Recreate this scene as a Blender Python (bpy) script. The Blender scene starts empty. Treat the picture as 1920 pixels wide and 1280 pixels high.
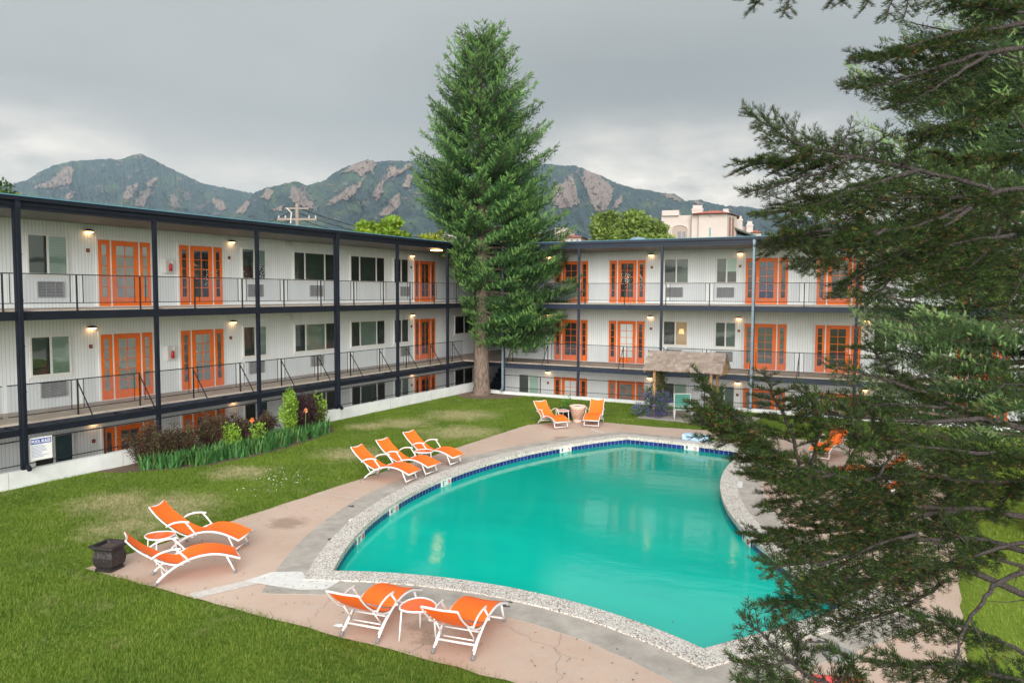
import bpy, bmesh, math, random
import numpy as np
from mathutils import Vector, Matrix
from mathutils.geometry import delaunay_2d_cdt
random.seed(7)
R = math.radians
SC = bpy.context.scene
COL = SC.collection

# ------------------------------------------------------------------ camera
CAM = np.array([19.26, -31.97, 4.743])
FPX = 1462.85                     # focal length in pixels of the 1920 px wide photograph
YAW, PITCH, ROLL = R(-27.998), R(-3.5735), R(0.218)
cf = np.array([math.sin(YAW)*math.cos(PITCH), math.cos(YAW)*math.cos(PITCH), math.sin(PITCH)])
cr = np.array([math.cos(YAW), -math.sin(YAW), 0.0]); cu = np.cross(cr, cf)
cr, cu = cr*math.cos(ROLL)+cu*math.sin(ROLL), -cr*math.sin(ROLL)+cu*math.cos(ROLL)
cd = bpy.data.cameras.new('camera'); cam = bpy.data.objects.new('camera', cd); COL.objects.link(cam)
cd.sensor_width = 36; cd.lens = FPX/1920*36; cd.clip_start = .05; cd.clip_end = 20000
m = Matrix(((cr[0], cu[0], -cf[0], CAM[0]), (cr[1], cu[1], -cf[1], CAM[1]), (cr[2], cu[2], -cf[2], CAM[2]), (0, 0, 0, 1)))
cam.matrix_world = m
SC.camera = cam

def ray(x, y): return cf+cr*(x-960)/FPX-cu*(y-640)/FPX
def at(x, y, D):                  # a point D metres ahead of the camera
    return CAM+ray(x, y)*D

# ------------------------------------------------------------------ world and sun
SUN_EL, SUN_AZ = 14, 152          # azimuth clockwise from +Y
W = bpy.data.worlds.new('World'); SC.world = W; W.use_nodes = True
nt = W.node_tree; N = nt.nodes; L = nt.links; N.clear()
def wn(t, **k):
    n = N.new(t)
    for a, b in k.items(): setattr(n, a, b)
    return n
out = wn('ShaderNodeOutputWorld'); bg = wn('ShaderNodeBackground'); L.new(bg.outputs[0], out.inputs[0])
sky = wn('ShaderNodeTexSky', sky_type='NISHITA', sun_disc=False, sun_elevation=R(SUN_EL), sun_rotation=R(SUN_AZ))
bg.inputs['Strength'].default_value = 0.1
tc = wn('ShaderNodeTexCoord'); sep = wn('ShaderNodeSeparateXYZ'); L.new(tc.outputs['Generated'], sep.inputs[0])
mp = wn('ShaderNodeMapping'); mp.inputs['Scale'].default_value = (1, 1, 3.2); L.new(tc.outputs['Generated'], mp.inputs[0])
n1 = wn('ShaderNodeTexNoise'); n1.inputs['Scale'].default_value = 1.6; n1.inputs['Detail'].default_value = 5; n1.inputs['Roughness'].default_value = .5
L.new(mp.outputs[0], n1.inputs[0])
n2 = wn('ShaderNodeTexNoise'); n2.inputs['Scale'].default_value = 7; n2.inputs['Detail'].default_value = 7; n2.inputs['Roughness'].default_value = .6
L.new(mp.outputs[0], n2.inputs[0])
def wm(op, a, b=None, c=None, clamp=False):
    n = wn('ShaderNodeMath', operation=op); n.use_clamp = clamp
    for i, v in enumerate((a, b, c)):
        if v is None: continue
        if isinstance(v, (int, float)): n.inputs[i].default_value = v
        else: L.new(v, n.inputs[i])
    return n.outputs[0]
# overcast layer: height above the horizon, bent by the noise, read through a ramp
hgt = wm('ADD', sep.outputs['Z'], wm('MULTIPLY', wm('SUBTRACT', n1.outputs['Fac'], .5), .22))
rp = wn('ShaderNodeValToRGB'); L.new(hgt, rp.inputs[0])
els = [(0.0, (.58, .54, .49)), (.09, (.60, .56, .51)), (.15, (.49, .465, .435)), (.23, (.385, .385, .375)), (.36, (.42, .430, .415)), (.50, (.49, .51, .505)), (1.0, (.80, .84, .90))]
cr_ = rp.color_ramp
while len(cr_.elements) < len(els): cr_.elements.new(.5)
for e, (p_, c_) in zip(cr_.elements, els): e.position = p_; e.color = (*c_, 1)
# thin bright gaps in the cloud near the horizon
def blob(az, slope, wid, tall):
    v = Vector((math.sin(R(az)), math.cos(R(az)), 0))
    dt = wn('ShaderNodeVectorMath', operation='DOT_PRODUCT'); L.new(tc.outputs['Generated'], dt.inputs[0]); dt.inputs[1].default_value = v
    a = wm('SUBTRACT', 1, wm('DIVIDE', wm('SUBTRACT', 1, dt.outputs['Value']), wid), clamp=True)
    b = wm('SUBTRACT', 1, wm('DIVIDE', wm('ABSOLUTE', wm('SUBTRACT', sep.outputs['Z'], slope)), tall), clamp=True)
    return wm('MULTIPLY', a, b)
bl = wm('ADD', wm('ADD', blob(-15, .14, .045, .10), wm('MULTIPLY', blob(-64, .15, .035, .08), 1.0)), wm('MULTIPLY', blob(-46, .13, .03, .05), .5))
bl = wm('MULTIPLY', bl, wm('MULTIPLY', wm('SUBTRACT', n2.outputs['Fac'], .30, clamp=True), 4.5), clamp=True)
mx = wn('ShaderNodeMixRGB', blend_type='MIX'); L.new(bl, mx.inputs[0]); L.new(rp.outputs[0], mx.inputs[1]); mx.inputs[2].default_value = (1.2, 1.07, .92, 1)
sc = wn('ShaderNodeMixRGB', blend_type='MULTIPLY'); sc.inputs[0].default_value = 1; L.new(mx.outputs[0], sc.inputs[1])
va = wm('ADD', wm('MULTIPLY', wm('SUBTRACT', n2.outputs['Fac'], .5), .12), 1.0)
dse = wn('ShaderNodeVectorMath', operation='DOT_PRODUCT'); L.new(tc.outputs['Generated'], dse.inputs[0]); dse.inputs[1].default_value = (.64, -.77, 0)
va = wm('MULTIPLY', va, wm('SUBTRACT', 1, wm('MULTIPLY', blob(-16, .27, .12, .17), .42)))   # a darker cloud bank
va = wm('MULTIPLY', va, wm('ADD', 1, wm('MULTIPLY', wm('MAXIMUM', dse.outputs['Value'], 0), 1.6)))   # unseen sky behind the camera, brightened to light the walls
L.new(va, sc.inputs[2])
mul = wn('ShaderNodeMixRGB', blend_type='MULTIPLY'); mul.inputs[0].default_value = 1; L.new(sc.outputs[0], mul.inputs[1]); mul.inputs[2].default_value = (8.6, 8.6, 8.6, 1)
add = wn('ShaderNodeMixRGB', blend_type='MIX'); add.inputs[0].default_value = .93
L.new(sky.outputs[0], add.inputs[1]); L.new(mul.outputs[0], add.inputs[2]); L.new(add.outputs[0], bg.inputs[0])

sd = bpy.data.lights.new('sun', 'SUN'); sun = bpy.data.objects.new('sun', sd); COL.objects.link(sun)
sd.energy = 4.4; sd.angle = R(50); sd.color = (1, .97, .93)
sv = Vector((math.sin(R(SUN_AZ))*math.cos(R(SUN_EL)), math.cos(R(SUN_AZ))*math.cos(R(SUN_EL)), math.sin(R(SUN_EL))))
sun.rotation_euler = sv.to_track_quat('Z', 'Y').to_euler(); sun.location = (0, 0, 40)
SC.view_settings.view_transform = 'Standard'; SC.view_settings.look = 'None'
SC.view_settings.exposure = 0.62; SC.view_settings.gamma = 1
try:
    SC.cycles.max_bounces = 8; SC.cycles.transparent_max_bounces = 16; SC.cycles.caustics_refractive = False; SC.cycles.caustics_reflective = False
    SC.cycles.volume_bounces = 0
except Exception: pass

# ------------------------------------------------------------------ tagging
def tag(o, label=None, cat=None, group=None, kind=None):
    if label: o['label'] = label
    if cat: o['category'] = cat
    if group: o['group'] = group
    if kind: o['kind'] = kind
    return o
def empty(name, loc=(0, 0, 0), rz=0, **k):
    o = bpy.data.objects.new(name, None); COL.objects.link(o); o.location = loc; o.rotation_euler = (0, 0, rz)
    o.empty_display_size = .1
    return tag(o, **k)
KIDS = {}
def link(name, me, parent=None, loc=None, rz=None):
    o = bpy.data.objects.new(name, me); COL.objects.link(o)
    if parent is not None:
        o.parent = parent; KIDS.setdefault(parent.name, []).append(o)
    if loc is not None: o.location = loc
    if rz is not None: o.rotation_euler = (0, 0, rz)
    return o
def copy_tree(o, parent=None):
    c = o.copy(); COL.objects.link(c); c.parent = parent
    if parent is not None: KIDS.setdefault(parent.name, []).append(c)
    for ch in KIDS.get(o.name, []): copy_tree(ch, c)
    return c

# ------------------------------------------------------------------ mesh building
class MB:
    def __init__(s): s.v = []; s.f = []
    def add(s, vs, fs):
        b = len(s.v); s.v += [tuple(map(float, q)) for q in vs]; s.f += [tuple(i+b for i in f) for f in fs]; return s
    def box(s, x0, y0, z0, x1, y1, z1):
        x0, x1 = sorted((x0, x1)); y0, y1 = sorted((y0, y1)); z0, z1 = sorted((z0, z1))
        return s.add([(x0, y0, z0), (x1, y0, z0), (x1, y1, z0), (x0, y1, z0), (x0, y0, z1), (x1, y0, z1), (x1, y1, z1), (x0, y1, z1)],
                     [(0, 3, 2, 1), (4, 5, 6, 7), (0, 1, 5, 4), (1, 2, 6, 5), (2, 3, 7, 6), (3, 0, 4, 7)])
    def tube(s, pts, rad, n=8, cap=True, flat=1.0):
        pts = [Vector(p) for p in pts]
        if not hasattr(rad, '__len__'): rad = [rad]*len(pts)
        t0 = (pts[1]-pts[0]).normalized(); up = Vector((0, 0, 1)) if abs(t0.z) < .9 else Vector((1, 0, 0))
        u = t0.cross(up).normalized(); vs = []; fs = []
        for i, p in enumerate(pts):
            t = (pts[min(i+1, len(pts)-1)]-pts[max(i-1, 0)]).normalized()
            u = (u-t*u.dot(t)).normalized(); w = t.cross(u)
            for k in range(n):
                a = 2*math.pi*k/n; vs.append(p+(u*math.cos(a)+w*math.sin(a)*flat)*rad[i])
        for i in range(len(pts)-1):
            for k in range(n):
                a = i*n+k; b = i*n+(k+1) % n; fs.append((a, b, b+n, a+n))
        if cap: fs += [tuple(range(n))[::-1], tuple(range((len(pts)-1)*n, len(pts)*n))]
        return s.add(vs, fs)
    def bar(s, a, b, w, h=None):             # a square bar between two points
        a = Vector(a); b = Vector(b); t = (b-a).normalized(); up = Vector((0, 0, 1)) if abs(t.z) < .95 else Vector((0, 1, 0))
        u = t.cross(up).normalized(); v = u.cross(t); h = h or w; vs = []
        for q in (a, b):
            for i, j in ((-1, -1), (1, -1), (1, 1), (-1, 1)): vs.append(q+u*w/2*i+v*h/2*j)
        return s.add(vs, [(0, 1, 2, 3), (7, 6, 5, 4), (0, 4, 5, 1), (1, 5, 6, 2), (2, 6, 7, 3), (3, 7, 4, 0)])
    def lathe(s, prof, n=24, c=(0, 0)):
        vs = [(c[0]+r*math.cos(2*math.pi*k/n), c[1]+r*math.sin(2*math.pi*k/n), z) for r, z in prof for k in range(n)]
        fs = [(i*n+k, i*n+(k+1) % n, (i+1)*n+(k+1) % n, (i+1)*n+k) for i in range(len(prof)-1) for k in range(n)]
        return s.add(vs, fs)
    def poly(s, pts): return s.add(pts, [tuple(range(len(pts)))])
    def prism(s, pts, z0, z1):
        n = len(pts)
        return s.add([(x, y, z0) for x, y in pts]+[(x, y, z1) for x, y in pts],
                     [tuple(range(n))[::-1], tuple(range(n, 2*n))]+[(i, (i+1) % n, (i+1) % n+n, i+n) for i in range(n)])
    def mesh(s, name, mat, smooth=False, raw=False):
        me = bpy.data.meshes.new(name); me.from_pydata(s.v, [], s.f)
        if not raw: bm = bmesh.new(); bm.from_mesh(me); bmesh.ops.recalc_face_normals(bm, faces=bm.faces); bm.to_mesh(me); bm.free()
        me.materials.append(mat)
        if smooth:
            for p in me.polygons: p.use_smooth = True
        return me
    def build(s, name, mat, parent=None, loc=None, rz=None, smooth=False):
        return link(name, s.mesh(name, mat, smooth), parent, loc, rz)
def struct(o, kind='structure'): o['kind'] = kind; return o

def tri_mesh(name, V, mat, col=None):
    """V: (n,3,3) triangles, col: (n,3) colour of each"""
    n = len(V); me = bpy.data.meshes.new(name)
    me.vertices.add(3*n); me.vertices.foreach_set('co', V.reshape(-1).astype(np.float32))
    me.loops.add(3*n); me.loops.foreach_set('vertex_index', np.arange(3*n, dtype=np.int32))
    me.polygons.add(n); me.polygons.foreach_set('loop_start', np.arange(0, 3*n, 3, dtype=np.int32))
    try: me.polygons.foreach_set('loop_total', np.full(n, 3, dtype=np.int32))
    except Exception: pass
    if col is not None:
        at_ = me.color_attributes.new('col', 'FLOAT_COLOR', 'POINT')
        c = np.ones((n, 3, 4), np.float32); c[:, :, :3] = col[:, None, :]; at_.data.foreach_set('color', c.reshape(-1))
    me.update(calc_edges=True); me.validate(); me.materials.append(mat); return me
def inst(T, P, M):
    """T (t,3,3) template triangles; P (n,3) origins; M (n,3,3) rows = local axes"""
    V = np.einsum('tvi,nij->ntvj', T, M)+P[:, None, None, :]
    return V.reshape(-1, 3, 3)
def frames(D, rng, roll=None, up=None):
    """axes with local X along D and a random (or upward) roll"""
    D = D/np.linalg.norm(D, axis=1, keepdims=True)
    a = rng.normal(size=D.shape) if up is None else np.tile(np.array(up, float), (len(D), 1))+rng.normal(size=D.shape)*.25
    Yv = np.cross(a, D); Yv /= np.linalg.norm(Yv, axis=1, keepdims=True)+1e-9
    Zv = np.cross(D, Yv); return np.stack([D, Yv, Zv], 1)

# ------------------------------------------------------------------ materials
def new_mat(name):
    m_ = bpy.data.materials.new(name); m_.use_nodes = True; return m_, m_.node_tree.nodes, m_.node_tree.links, m_.node_tree.nodes['Principled BSDF']
def mat(name, col, rough=.6, metal=0, noise=0, nscale=6, bump=0, bscale=40, spec=.5, dirt=None):
    m_, n_, l_, b = new_mat(name)
    b.inputs['Base Color'].default_value = (*col, 1); b.inputs['Roughness'].default_value = rough; b.inputs['Metallic'].default_value = metal
    b.inputs['Specular IOR Level'].default_value = spec
    g = n_.new('ShaderNodeNewGeometry')
    if noise:
        t = n_.new('ShaderNodeTexNoise'); t.inputs['Scale'].default_value = nscale; t.inputs['Detail'].default_value = 6; t.inputs['Roughness'].default_value = .65
        l_.new(g.outputs['Position'], t.inputs[0])
        mr = n_.new('ShaderNodeMapRange'); mr.inputs[1].default_value = .3; mr.inputs[2].default_value = .7
        mr.inputs[3].default_value = 1-noise; mr.inputs[4].default_value = 1+noise; l_.new(t.outputs['Fac'], mr.inputs[0])
        mm = n_.new('ShaderNodeMixRGB'); mm.blend_type = 'MULTIPLY'; mm.inputs[0].default_value = 1; mm.inputs[1].default_value = (*col, 1)
        l_.new(mr.outputs[0], mm.inputs[2]); l_.new(mm.outputs[0], b.inputs['Base Color'])
    if bump:
        t2 = n_.new('ShaderNodeTexNoise'); t2.inputs['Scale'].default_value = bscale; t2.inputs['Detail'].default_value = 5
        l_.new(g.outputs['Position'], t2.inputs[0]); bp = n_.new('ShaderNodeBump'); bp.inputs['Strength'].default_value = bump; bp.inputs['Distance'].default_value = .02
        l_.new(t2.outputs['Fac'], bp.inputs['Height']); l_.new(bp.outputs[0], b.inputs['Normal'])
    return m_
class G:
    """small node-graph helper for one material"""
    def __init__(s, name):
        s.m, s.n, s.l, s.b = new_mat(name); s.geo = s.n.new('ShaderNodeNewGeometry'); s.pos = s.geo.outputs['Position']
    def set(s, i, v):
        if hasattr(v, 'is_linked') or hasattr(v, 'links'): s.l.new(v, i)
        elif isinstance(v, tuple) and len(v) == 3 and i.type == 'RGBA': i.default_value = (*v, 1)
        else: i.default_value = v
    def noise(s, scale, detail=5, rough=.6, vec=None, dist=0):
        t = s.n.new('ShaderNodeTexNoise'); t.inputs['Scale'].default_value = scale; t.inputs['Detail'].default_value = detail
        t.inputs['Roughness'].default_value = rough; t.inputs['Distortion'].default_value = dist
        s.l.new(vec or s.pos, t.inputs[0]); return t.outputs['Fac']
    def vor(s, scale, out='Distance', vec=None, feature='F1'):
        t = s.n.new('ShaderNodeTexVoronoi'); t.feature = feature; t.inputs['Scale'].default_value = scale; s.l.new(vec or s.pos, t.inputs[0]); return t.outputs[out]
    def map(s, v, a, b, c=0, d=1):
        t = s.n.new('ShaderNodeMapRange'); s.set(t.inputs[0], v)
        for i, q in enumerate((a, b, c, d)): t.inputs[i+1].default_value = q
        return t.outputs[0]
    def mix(s, f, a, b, mode='MIX'):
        t = s.n.new('ShaderNodeMixRGB'); t.blend_type = mode; s.set(t.inputs[0], f); s.set(t.inputs[1], a); s.set(t.inputs[2], b); return t.outputs[0]
    def math(s, op, a, b=0, clamp=False):
        t = s.n.new('ShaderNodeMath'); t.operation = op; t.use_clamp = clamp; s.set(t.inputs[0], a); s.set(t.inputs[1], b); return t.outputs[0]
    def sep(s, v=None):
        t = s.n.new('ShaderNodeSeparateXYZ'); s.l.new(v or s.pos, t.inputs[0]); return t.outputs
    def scale(s, sc, v=None):
        t = s.n.new('ShaderNodeMapping'); t.inputs['Scale'].default_value = sc; s.l.new(v or s.pos, t.inputs[0]); return t.outputs[0]
    def bump(s, h, st=.5, dist=.02):
        t = s.n.new('ShaderNodeBump'); t.inputs['Strength'].default_value = st; t.inputs['Distance'].default_value = dist; s.l.new(h, t.inputs['Height']); s.l.new(t.outputs[0], s.b.inputs['Normal'])
    def base(s, v, rough=.8, spec=.3):
        s.set(s.b.inputs['Base Color'], v); s.set(s.b.inputs['Roughness'], rough); s.b.inputs['Specular IOR Level'].default_value = spec; return s.m
    def dist(s, p):                          # distance to a point in the ground plane
        t = s.n.new('ShaderNodeVectorMath'); t.operation = 'DISTANCE'; s.l.new(s.pos, t.inputs[0]); t.inputs[1].default_value = p; return t.outputs['Value']

def siding(axis):
    g = G('siding_'+'xy'[axis]); xyz = g.sep(); fr = g.math('FRACT', g.math('DIVIDE', xyz[axis], .101), 0)
    wave = g.math('ABSOLUTE', g.math('SUBTRACT', fr, .5), 0)
    gro = g.map(wave, .40, .47, 0, 1)
    strk = g.noise(1.0, 4, .6, g.scale((3, 3, .35)))
    c = g.mix(g.map(strk, .3, .7), (.70, .74, .745), (.77, .81, .82))
    c = g.mix(g.math('MULTIPLY', gro, .42), c, (.20, .195, .185))
    h = g.math('SUBTRACT', 1, gro); g.bump(h, .35, .008)
    return g.base(c, .62, .35)
M = {}
M['sidX'], M['sidY'] = siding(0), siding(1)
M['white'] = mat('white_trim', (.72, .72, .69), .45, noise=.05)
M['navy'] = mat('dark_navy_steel', (.008, .0105, .017), .5, noise=.25, nscale=3, spec=.22)
M['blue_metal'] = mat('teal_flashing', (.10, .26, .33), .35, metal=.2, noise=.1)  # teal tone all along the roof-edge strip
M['navyR'] = mat('navy_fascia', (.014, .022, .040), .45, noise=.2, nscale=2)
M['black'] = mat('black_rail', (.009, .010, .012), .55, noise=.2)
M['orange'] = mat('orange_paint', (.76, .145, .010), .42, noise=.1, nscale=5)
M['soffit'] = mat('soffit', (.18, .175, .165), .7, noise=.1)
M['slab'] = mat('walkway_concrete', (.40, .34, .28), .85, noise=.2, nscale=3, bump=.2)
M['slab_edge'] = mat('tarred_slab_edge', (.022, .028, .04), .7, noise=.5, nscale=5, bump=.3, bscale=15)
M['conc_white'] = mat('painted_concrete', (.60, .61, .59), .75, noise=.12, nscale=1.4, bump=.1, bscale=25)
M['brass'] = mat('satin_nickel', (.55, .5, .42), .3, metal=1)
M['bronze'] = mat('bronze', (.10, .06, .03), .4, metal=.6)
M['sign_brown'] = mat('maroon_plate', (.10, .022, .015), .5)
M['sign_orange'] = mat('orange_lettering', (.6, .12, .03), .5)
M['cab'] = mat('cabinet_enamel', (.62, .62, .60), .4)
M['red'] = mat('extinguisher_red', (.5, .02, .02), .35)
M['dark'] = mat('passage_shade', (.012, .012, .013), .9)
M['galv'] = mat('galvanised_pipe', (.22, .30, .36), .4, metal=.4, noise=.15)
def louvre():
    g = G('louvre_grey'); return g.base(g.mix(g.map(g.noise(4), .3, .7), (.30, .30, .29), (.38, .38, .36)), .55)
M['ac'] = louvre()
def emis(name, col, st):
    m_, n_, l_, b = new_mat(name); b.inputs['Base Color'].default_value = (*col, 1); b.inputs['Emission Color'].default_value = (*col, 1); b.inputs['Emission Strength'].default_value = st; return m_
M['lamp'] = emis('lamp_glass', (1, .55, .24), 5.5)
M['lampshade'] = emis('lit_lampshade', (1, .62, .26), .9)
M['warm_room'] = emis('lit_room', (.5, .30, .14), .22)
def glass():
    m_, n_, l_, b = new_mat('window_glass'); n_.remove(b); o = n_['Material Output']
    tr = n_.new('ShaderNodeBsdfTransparent'); tr.inputs[0].default_value = (.97, 1, .985, 1); gl = n_.new('ShaderNodeBsdfGlossy'); gl.inputs['Roughness'].default_value = .03
    gl.inputs[0].default_value = (.9, 1, .97, 1)
    fr = n_.new('ShaderNodeFresnel'); fr.inputs[0].default_value = 1.5
    mr = n_.new('ShaderNodeMapRange'); mr.inputs[1].default_value = 0; mr.inputs[2].default_value = 1; mr.inputs[3].default_value = .06; mr.inputs[4].default_value = 1; l_.new(fr.outputs[0], mr.inputs[0])
    mx_ = n_.new('ShaderNodeMixShader'); l_.new(mr.outputs[0], mx_.inputs[0]); l_.new(tr.outputs[0], mx_.inputs[1]); l_.new(gl.outputs[0], mx_.inputs[2]); l_.new(mx_.outputs[0], o.inputs[0])
    g = n_.new('ShaderNodeNewGeometry'); t = n_.new('ShaderNodeTexNoise'); t.inputs['Scale'].default_value = 1.3; l_.new(g.outputs['Position'], t.inputs[0])
    bp = n_.new('ShaderNodeBump'); bp.inputs['Strength'].default_value = .12; bp.inputs['Distance'].default_value = .02; l_.new(t.outputs['Fac'], bp.inputs['Height']); l_.new(bp.outputs[0], gl.inputs['Normal'])
    return m_
M['glass'] = glass()
def blind(name, ca, cb, pitch=.045, axis=2):
    g = G(name); z = g.sep()[axis]; fr = g.math('FRACT', g.math('DIVIDE', z, pitch), 0)
    return g.base(g.mix(g.map(fr, .62, .9), ca, cb), .7)
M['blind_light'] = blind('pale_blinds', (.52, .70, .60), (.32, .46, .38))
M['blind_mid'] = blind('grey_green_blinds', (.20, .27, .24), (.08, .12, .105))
M['blind_dark'] = blind('dark_blinds', (.10, .135, .12), (.02, .028, .026))  # the same slats in darker tones
M['screen'] = mat('insect_screen', (.085, .105, .092), .85, noise=.15, nscale=1.2)
M['screen_dark'] = mat('dark_screen', (.045, .045, .045), .85, noise=.25, nscale=1.2)
M['curtain'] = mat('white_curtain', (.93, .95, .95), .8, noise=.04, nscale=9)
M['curtain_grey'] = mat('grey_net_curtain', (.22, .27, .27), .8, noise=.35, nscale=5)
M['backing_blue'] = mat('deep_blue_backing', (.012, .05, .13), .8, noise=.2)  # deep blue panel behind the door glass
M['room_dark'] = mat('dark_room', (.028, .026, .026), .8, noise=.7, nscale=3)
M['teal_room'] = mat('teal_room', (.09, .22, .26), .8, noise=.3, nscale=2)
def meshpanel():
    m_, n_, l_, b = new_mat('railing_screen'); o = n_['Material Output']; tr = n_.new('ShaderNodeBsdfTransparent'); mx_ = n_.new('ShaderNodeMixShader'); mx_.inputs[0].default_value = .26
    b.inputs['Base Color'].default_value = (.10, .115, .15, 1); b.inputs['Roughness'].default_value = .6
    l_.new(tr.outputs[0], mx_.inputs[1]); l_.new(b.outputs[0], mx_.inputs[2]); l_.new(mx_.outputs[0], o.inputs[0]); return m_
M['meshpanel'] = meshpanel()
def leafmat(name, tint=(1, 1, 1), trans=.25, rough=.55, spec=.3):
    m_, n_, l_, b = new_mat(name); o = n_['Material Output']; a = n_.new('ShaderNodeAttribute'); a.attribute_name = 'col'
    mm = n_.new('ShaderNodeMixRGB'); mm.blend_type = 'MULTIPLY'; mm.inputs[0].default_value = 1; mm.inputs[2].default_value = (*tint, 1); l_.new(a.outputs['Color'], mm.inputs[1])
    l_.new(mm.outputs[0], b.inputs['Base Color']); b.inputs['Roughness'].default_value = rough; b.inputs['Specular IOR Level'].default_value = spec
    t = n_.new('ShaderNodeBsdfTranslucent'); l_.new(mm.outputs[0], t.inputs[0]); mx_ = n_.new('ShaderNodeMixShader'); mx_.inputs[0].default_value = trans
    l_.new(b.outputs[0], mx_.inputs[1]); l_.new(t.outputs[0], mx_.inputs[2]); l_.new(mx_.outputs[0], o.inputs[0]); return m_
M['leaf'] = leafmat('foliage'); M['darkstem'] = mat('dark_stem', (.05, .03, .022), .8)
M['needle'] = leafmat('needles', trans=.10, rough=.7, spec=.12)
def bark(name, a, b_, sc=(6, 6, 1.2)):
    g = G(name); n_ = g.noise(3, 8, .7, g.scale(sc)); g.bump(n_, .9, .04); return g.base(g.mix(g.map(n_, .35, .65), a, b_), .9, .1)
M['bark'] = bark('spruce_bark', (.07, .05, .04), (.25, .19, .15))
M['bark_fir'] = bark('fir_bark', (.04, .032, .03), (.13, .11, .105), (20, 20, 20))

# ================================================================== ground, pool, deck
def arc(a, mid, b, n):
    ax, ay = a; bx, by = mid; cx, cy = b
    d = 2*(ax*(by-cy)+bx*(cy-ay)+cx*(ay-by))
    ux = ((ax*ax+ay*ay)*(by-cy)+(bx*bx+by*by)*(cy-ay)+(cx*cx+cy*cy)*(ay-by))/d
    uy = ((ax*ax+ay*ay)*(cx-bx)+(bx*bx+by*by)*(ax-cx)+(cx*cx+cy*cy)*(bx-ax))/d
    r = math.hypot(ax-ux, ay-uy); t0 = math.atan2(ay-uy, ax-ux); t1 = math.atan2(by-uy, bx-ux); t2 = math.atan2(cy-uy, cx-ux)
    def unw(t, s, sign): 
        while sign*(t-s) < 0: t += sign*2*math.pi
        return t
    for sign in (1, -1):
        e = unw(t2, t0, sign); mm = unw(t1, t0, sign)
        if sign*(e-mm) > 0: break
    return [(ux+r*math.cos(t0+(e-t0)*i/n), uy+r*math.sin(t0+(e-t0)*i/n)) for i in range(n)]
PA, PB, PC, PD, PE = (10.53, -21.96), (10.69, -7.80), (14.62, -8.22), (18.35, -19.35), (16.78, -21.86)
POOL = arc(PA, (8.53, -15.1), PB, 44)+arc(PB, (12.6, -7.88), PC, 10)+arc(PC, (15.25, -14.1), PD, 32)+arc(PD, (17.6, -20.62), PE, 6)+arc(PE, (13.3, -21.2), PA, 20)
def area(p): return sum(p[i][0]*p[(i+1) % len(p)][1]-p[(i+1) % len(p)][0]*p[i][1] for i in range(len(p)))/2
if area(POOL) < 0: POOL = POOL[::-1]
def offset(p, d):
    n = len(p); o = []
    for i in range(n):
        a, b, c = Vector(p[i-1]), Vector(p[i]), Vector(p[(i+1) % n]); e1 = (b-a).normalized(); e2 = (c-b).normalized()
        n1_ = Vector((e1.y, -e1.x)); n2_ = Vector((e2.y, -e2.x)); m_ = (n1_+n2_).normalized(); k = d/max(.45, m_.dot(n1_)); o.append((b.x+m_.x*k, b.y+m_.y*k))
    return o
def inside(q, p):
    x, y = q; c = False; n = len(p)
    for i in range(n):
        (x0, y0), (x1, y1) = p[i-1], p[i]
        if (y0 > y) != (y1 > y) and x < (x1-x0)*(y-y0)/(y1-y0)+x0: c = not c
    return c
def sheet(name, outer, holes, z, m_, parent=None):
    pts = [Vector(q) for q in outer]; ed = [(i, (i+1) % len(outer)) for i in range(len(outer))]
    for h in holes:
        b = len(pts); pts += [Vector(q) for q in h]; ed += [(b+i, b+(i+1) % len(h)) for i in range(len(h))]
    v, e, f, *_ = delaunay_2d_cdt(pts, ed, [], 0, 1e-6)
    F = []
    for t in f:
        c = sum((v[i] for i in t), Vector((0, 0)))/len(t)
        if inside(c, outer) and not any(inside(c, h) for h in holes): F.append(tuple(t))
    me = bpy.data.meshes.new(name); me.from_pydata([(q.x, q.y, z) for q in v], [], F); me.materials.append(m_)
    for p in me.polygons:
        if p.normal.z < 0: p.flip()
    return link(name, me, parent)
def ring(name, inn, outp, z0, z1, m_):
    n = len(inn); mb = MB(); vs = [(x, y, z1) for x, y in inn]+[(x, y, z1) for x, y in outp]+[(x, y, z0) for x, y in inn]+[(x, y, z0) for x, y in outp]; fs = []
    for i in range(n):
        j = (i+1) % n; fs += [(i, j, n+j, n+i), (n+i, n+j, 3*n+j, 3*n+i), (2*n+i, 2*n+j, j, i), (2*n+i, 3*n+i, 3*n+j, 2*n+j)]
    return mb.add(vs, fs).build(name, m_)

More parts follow.
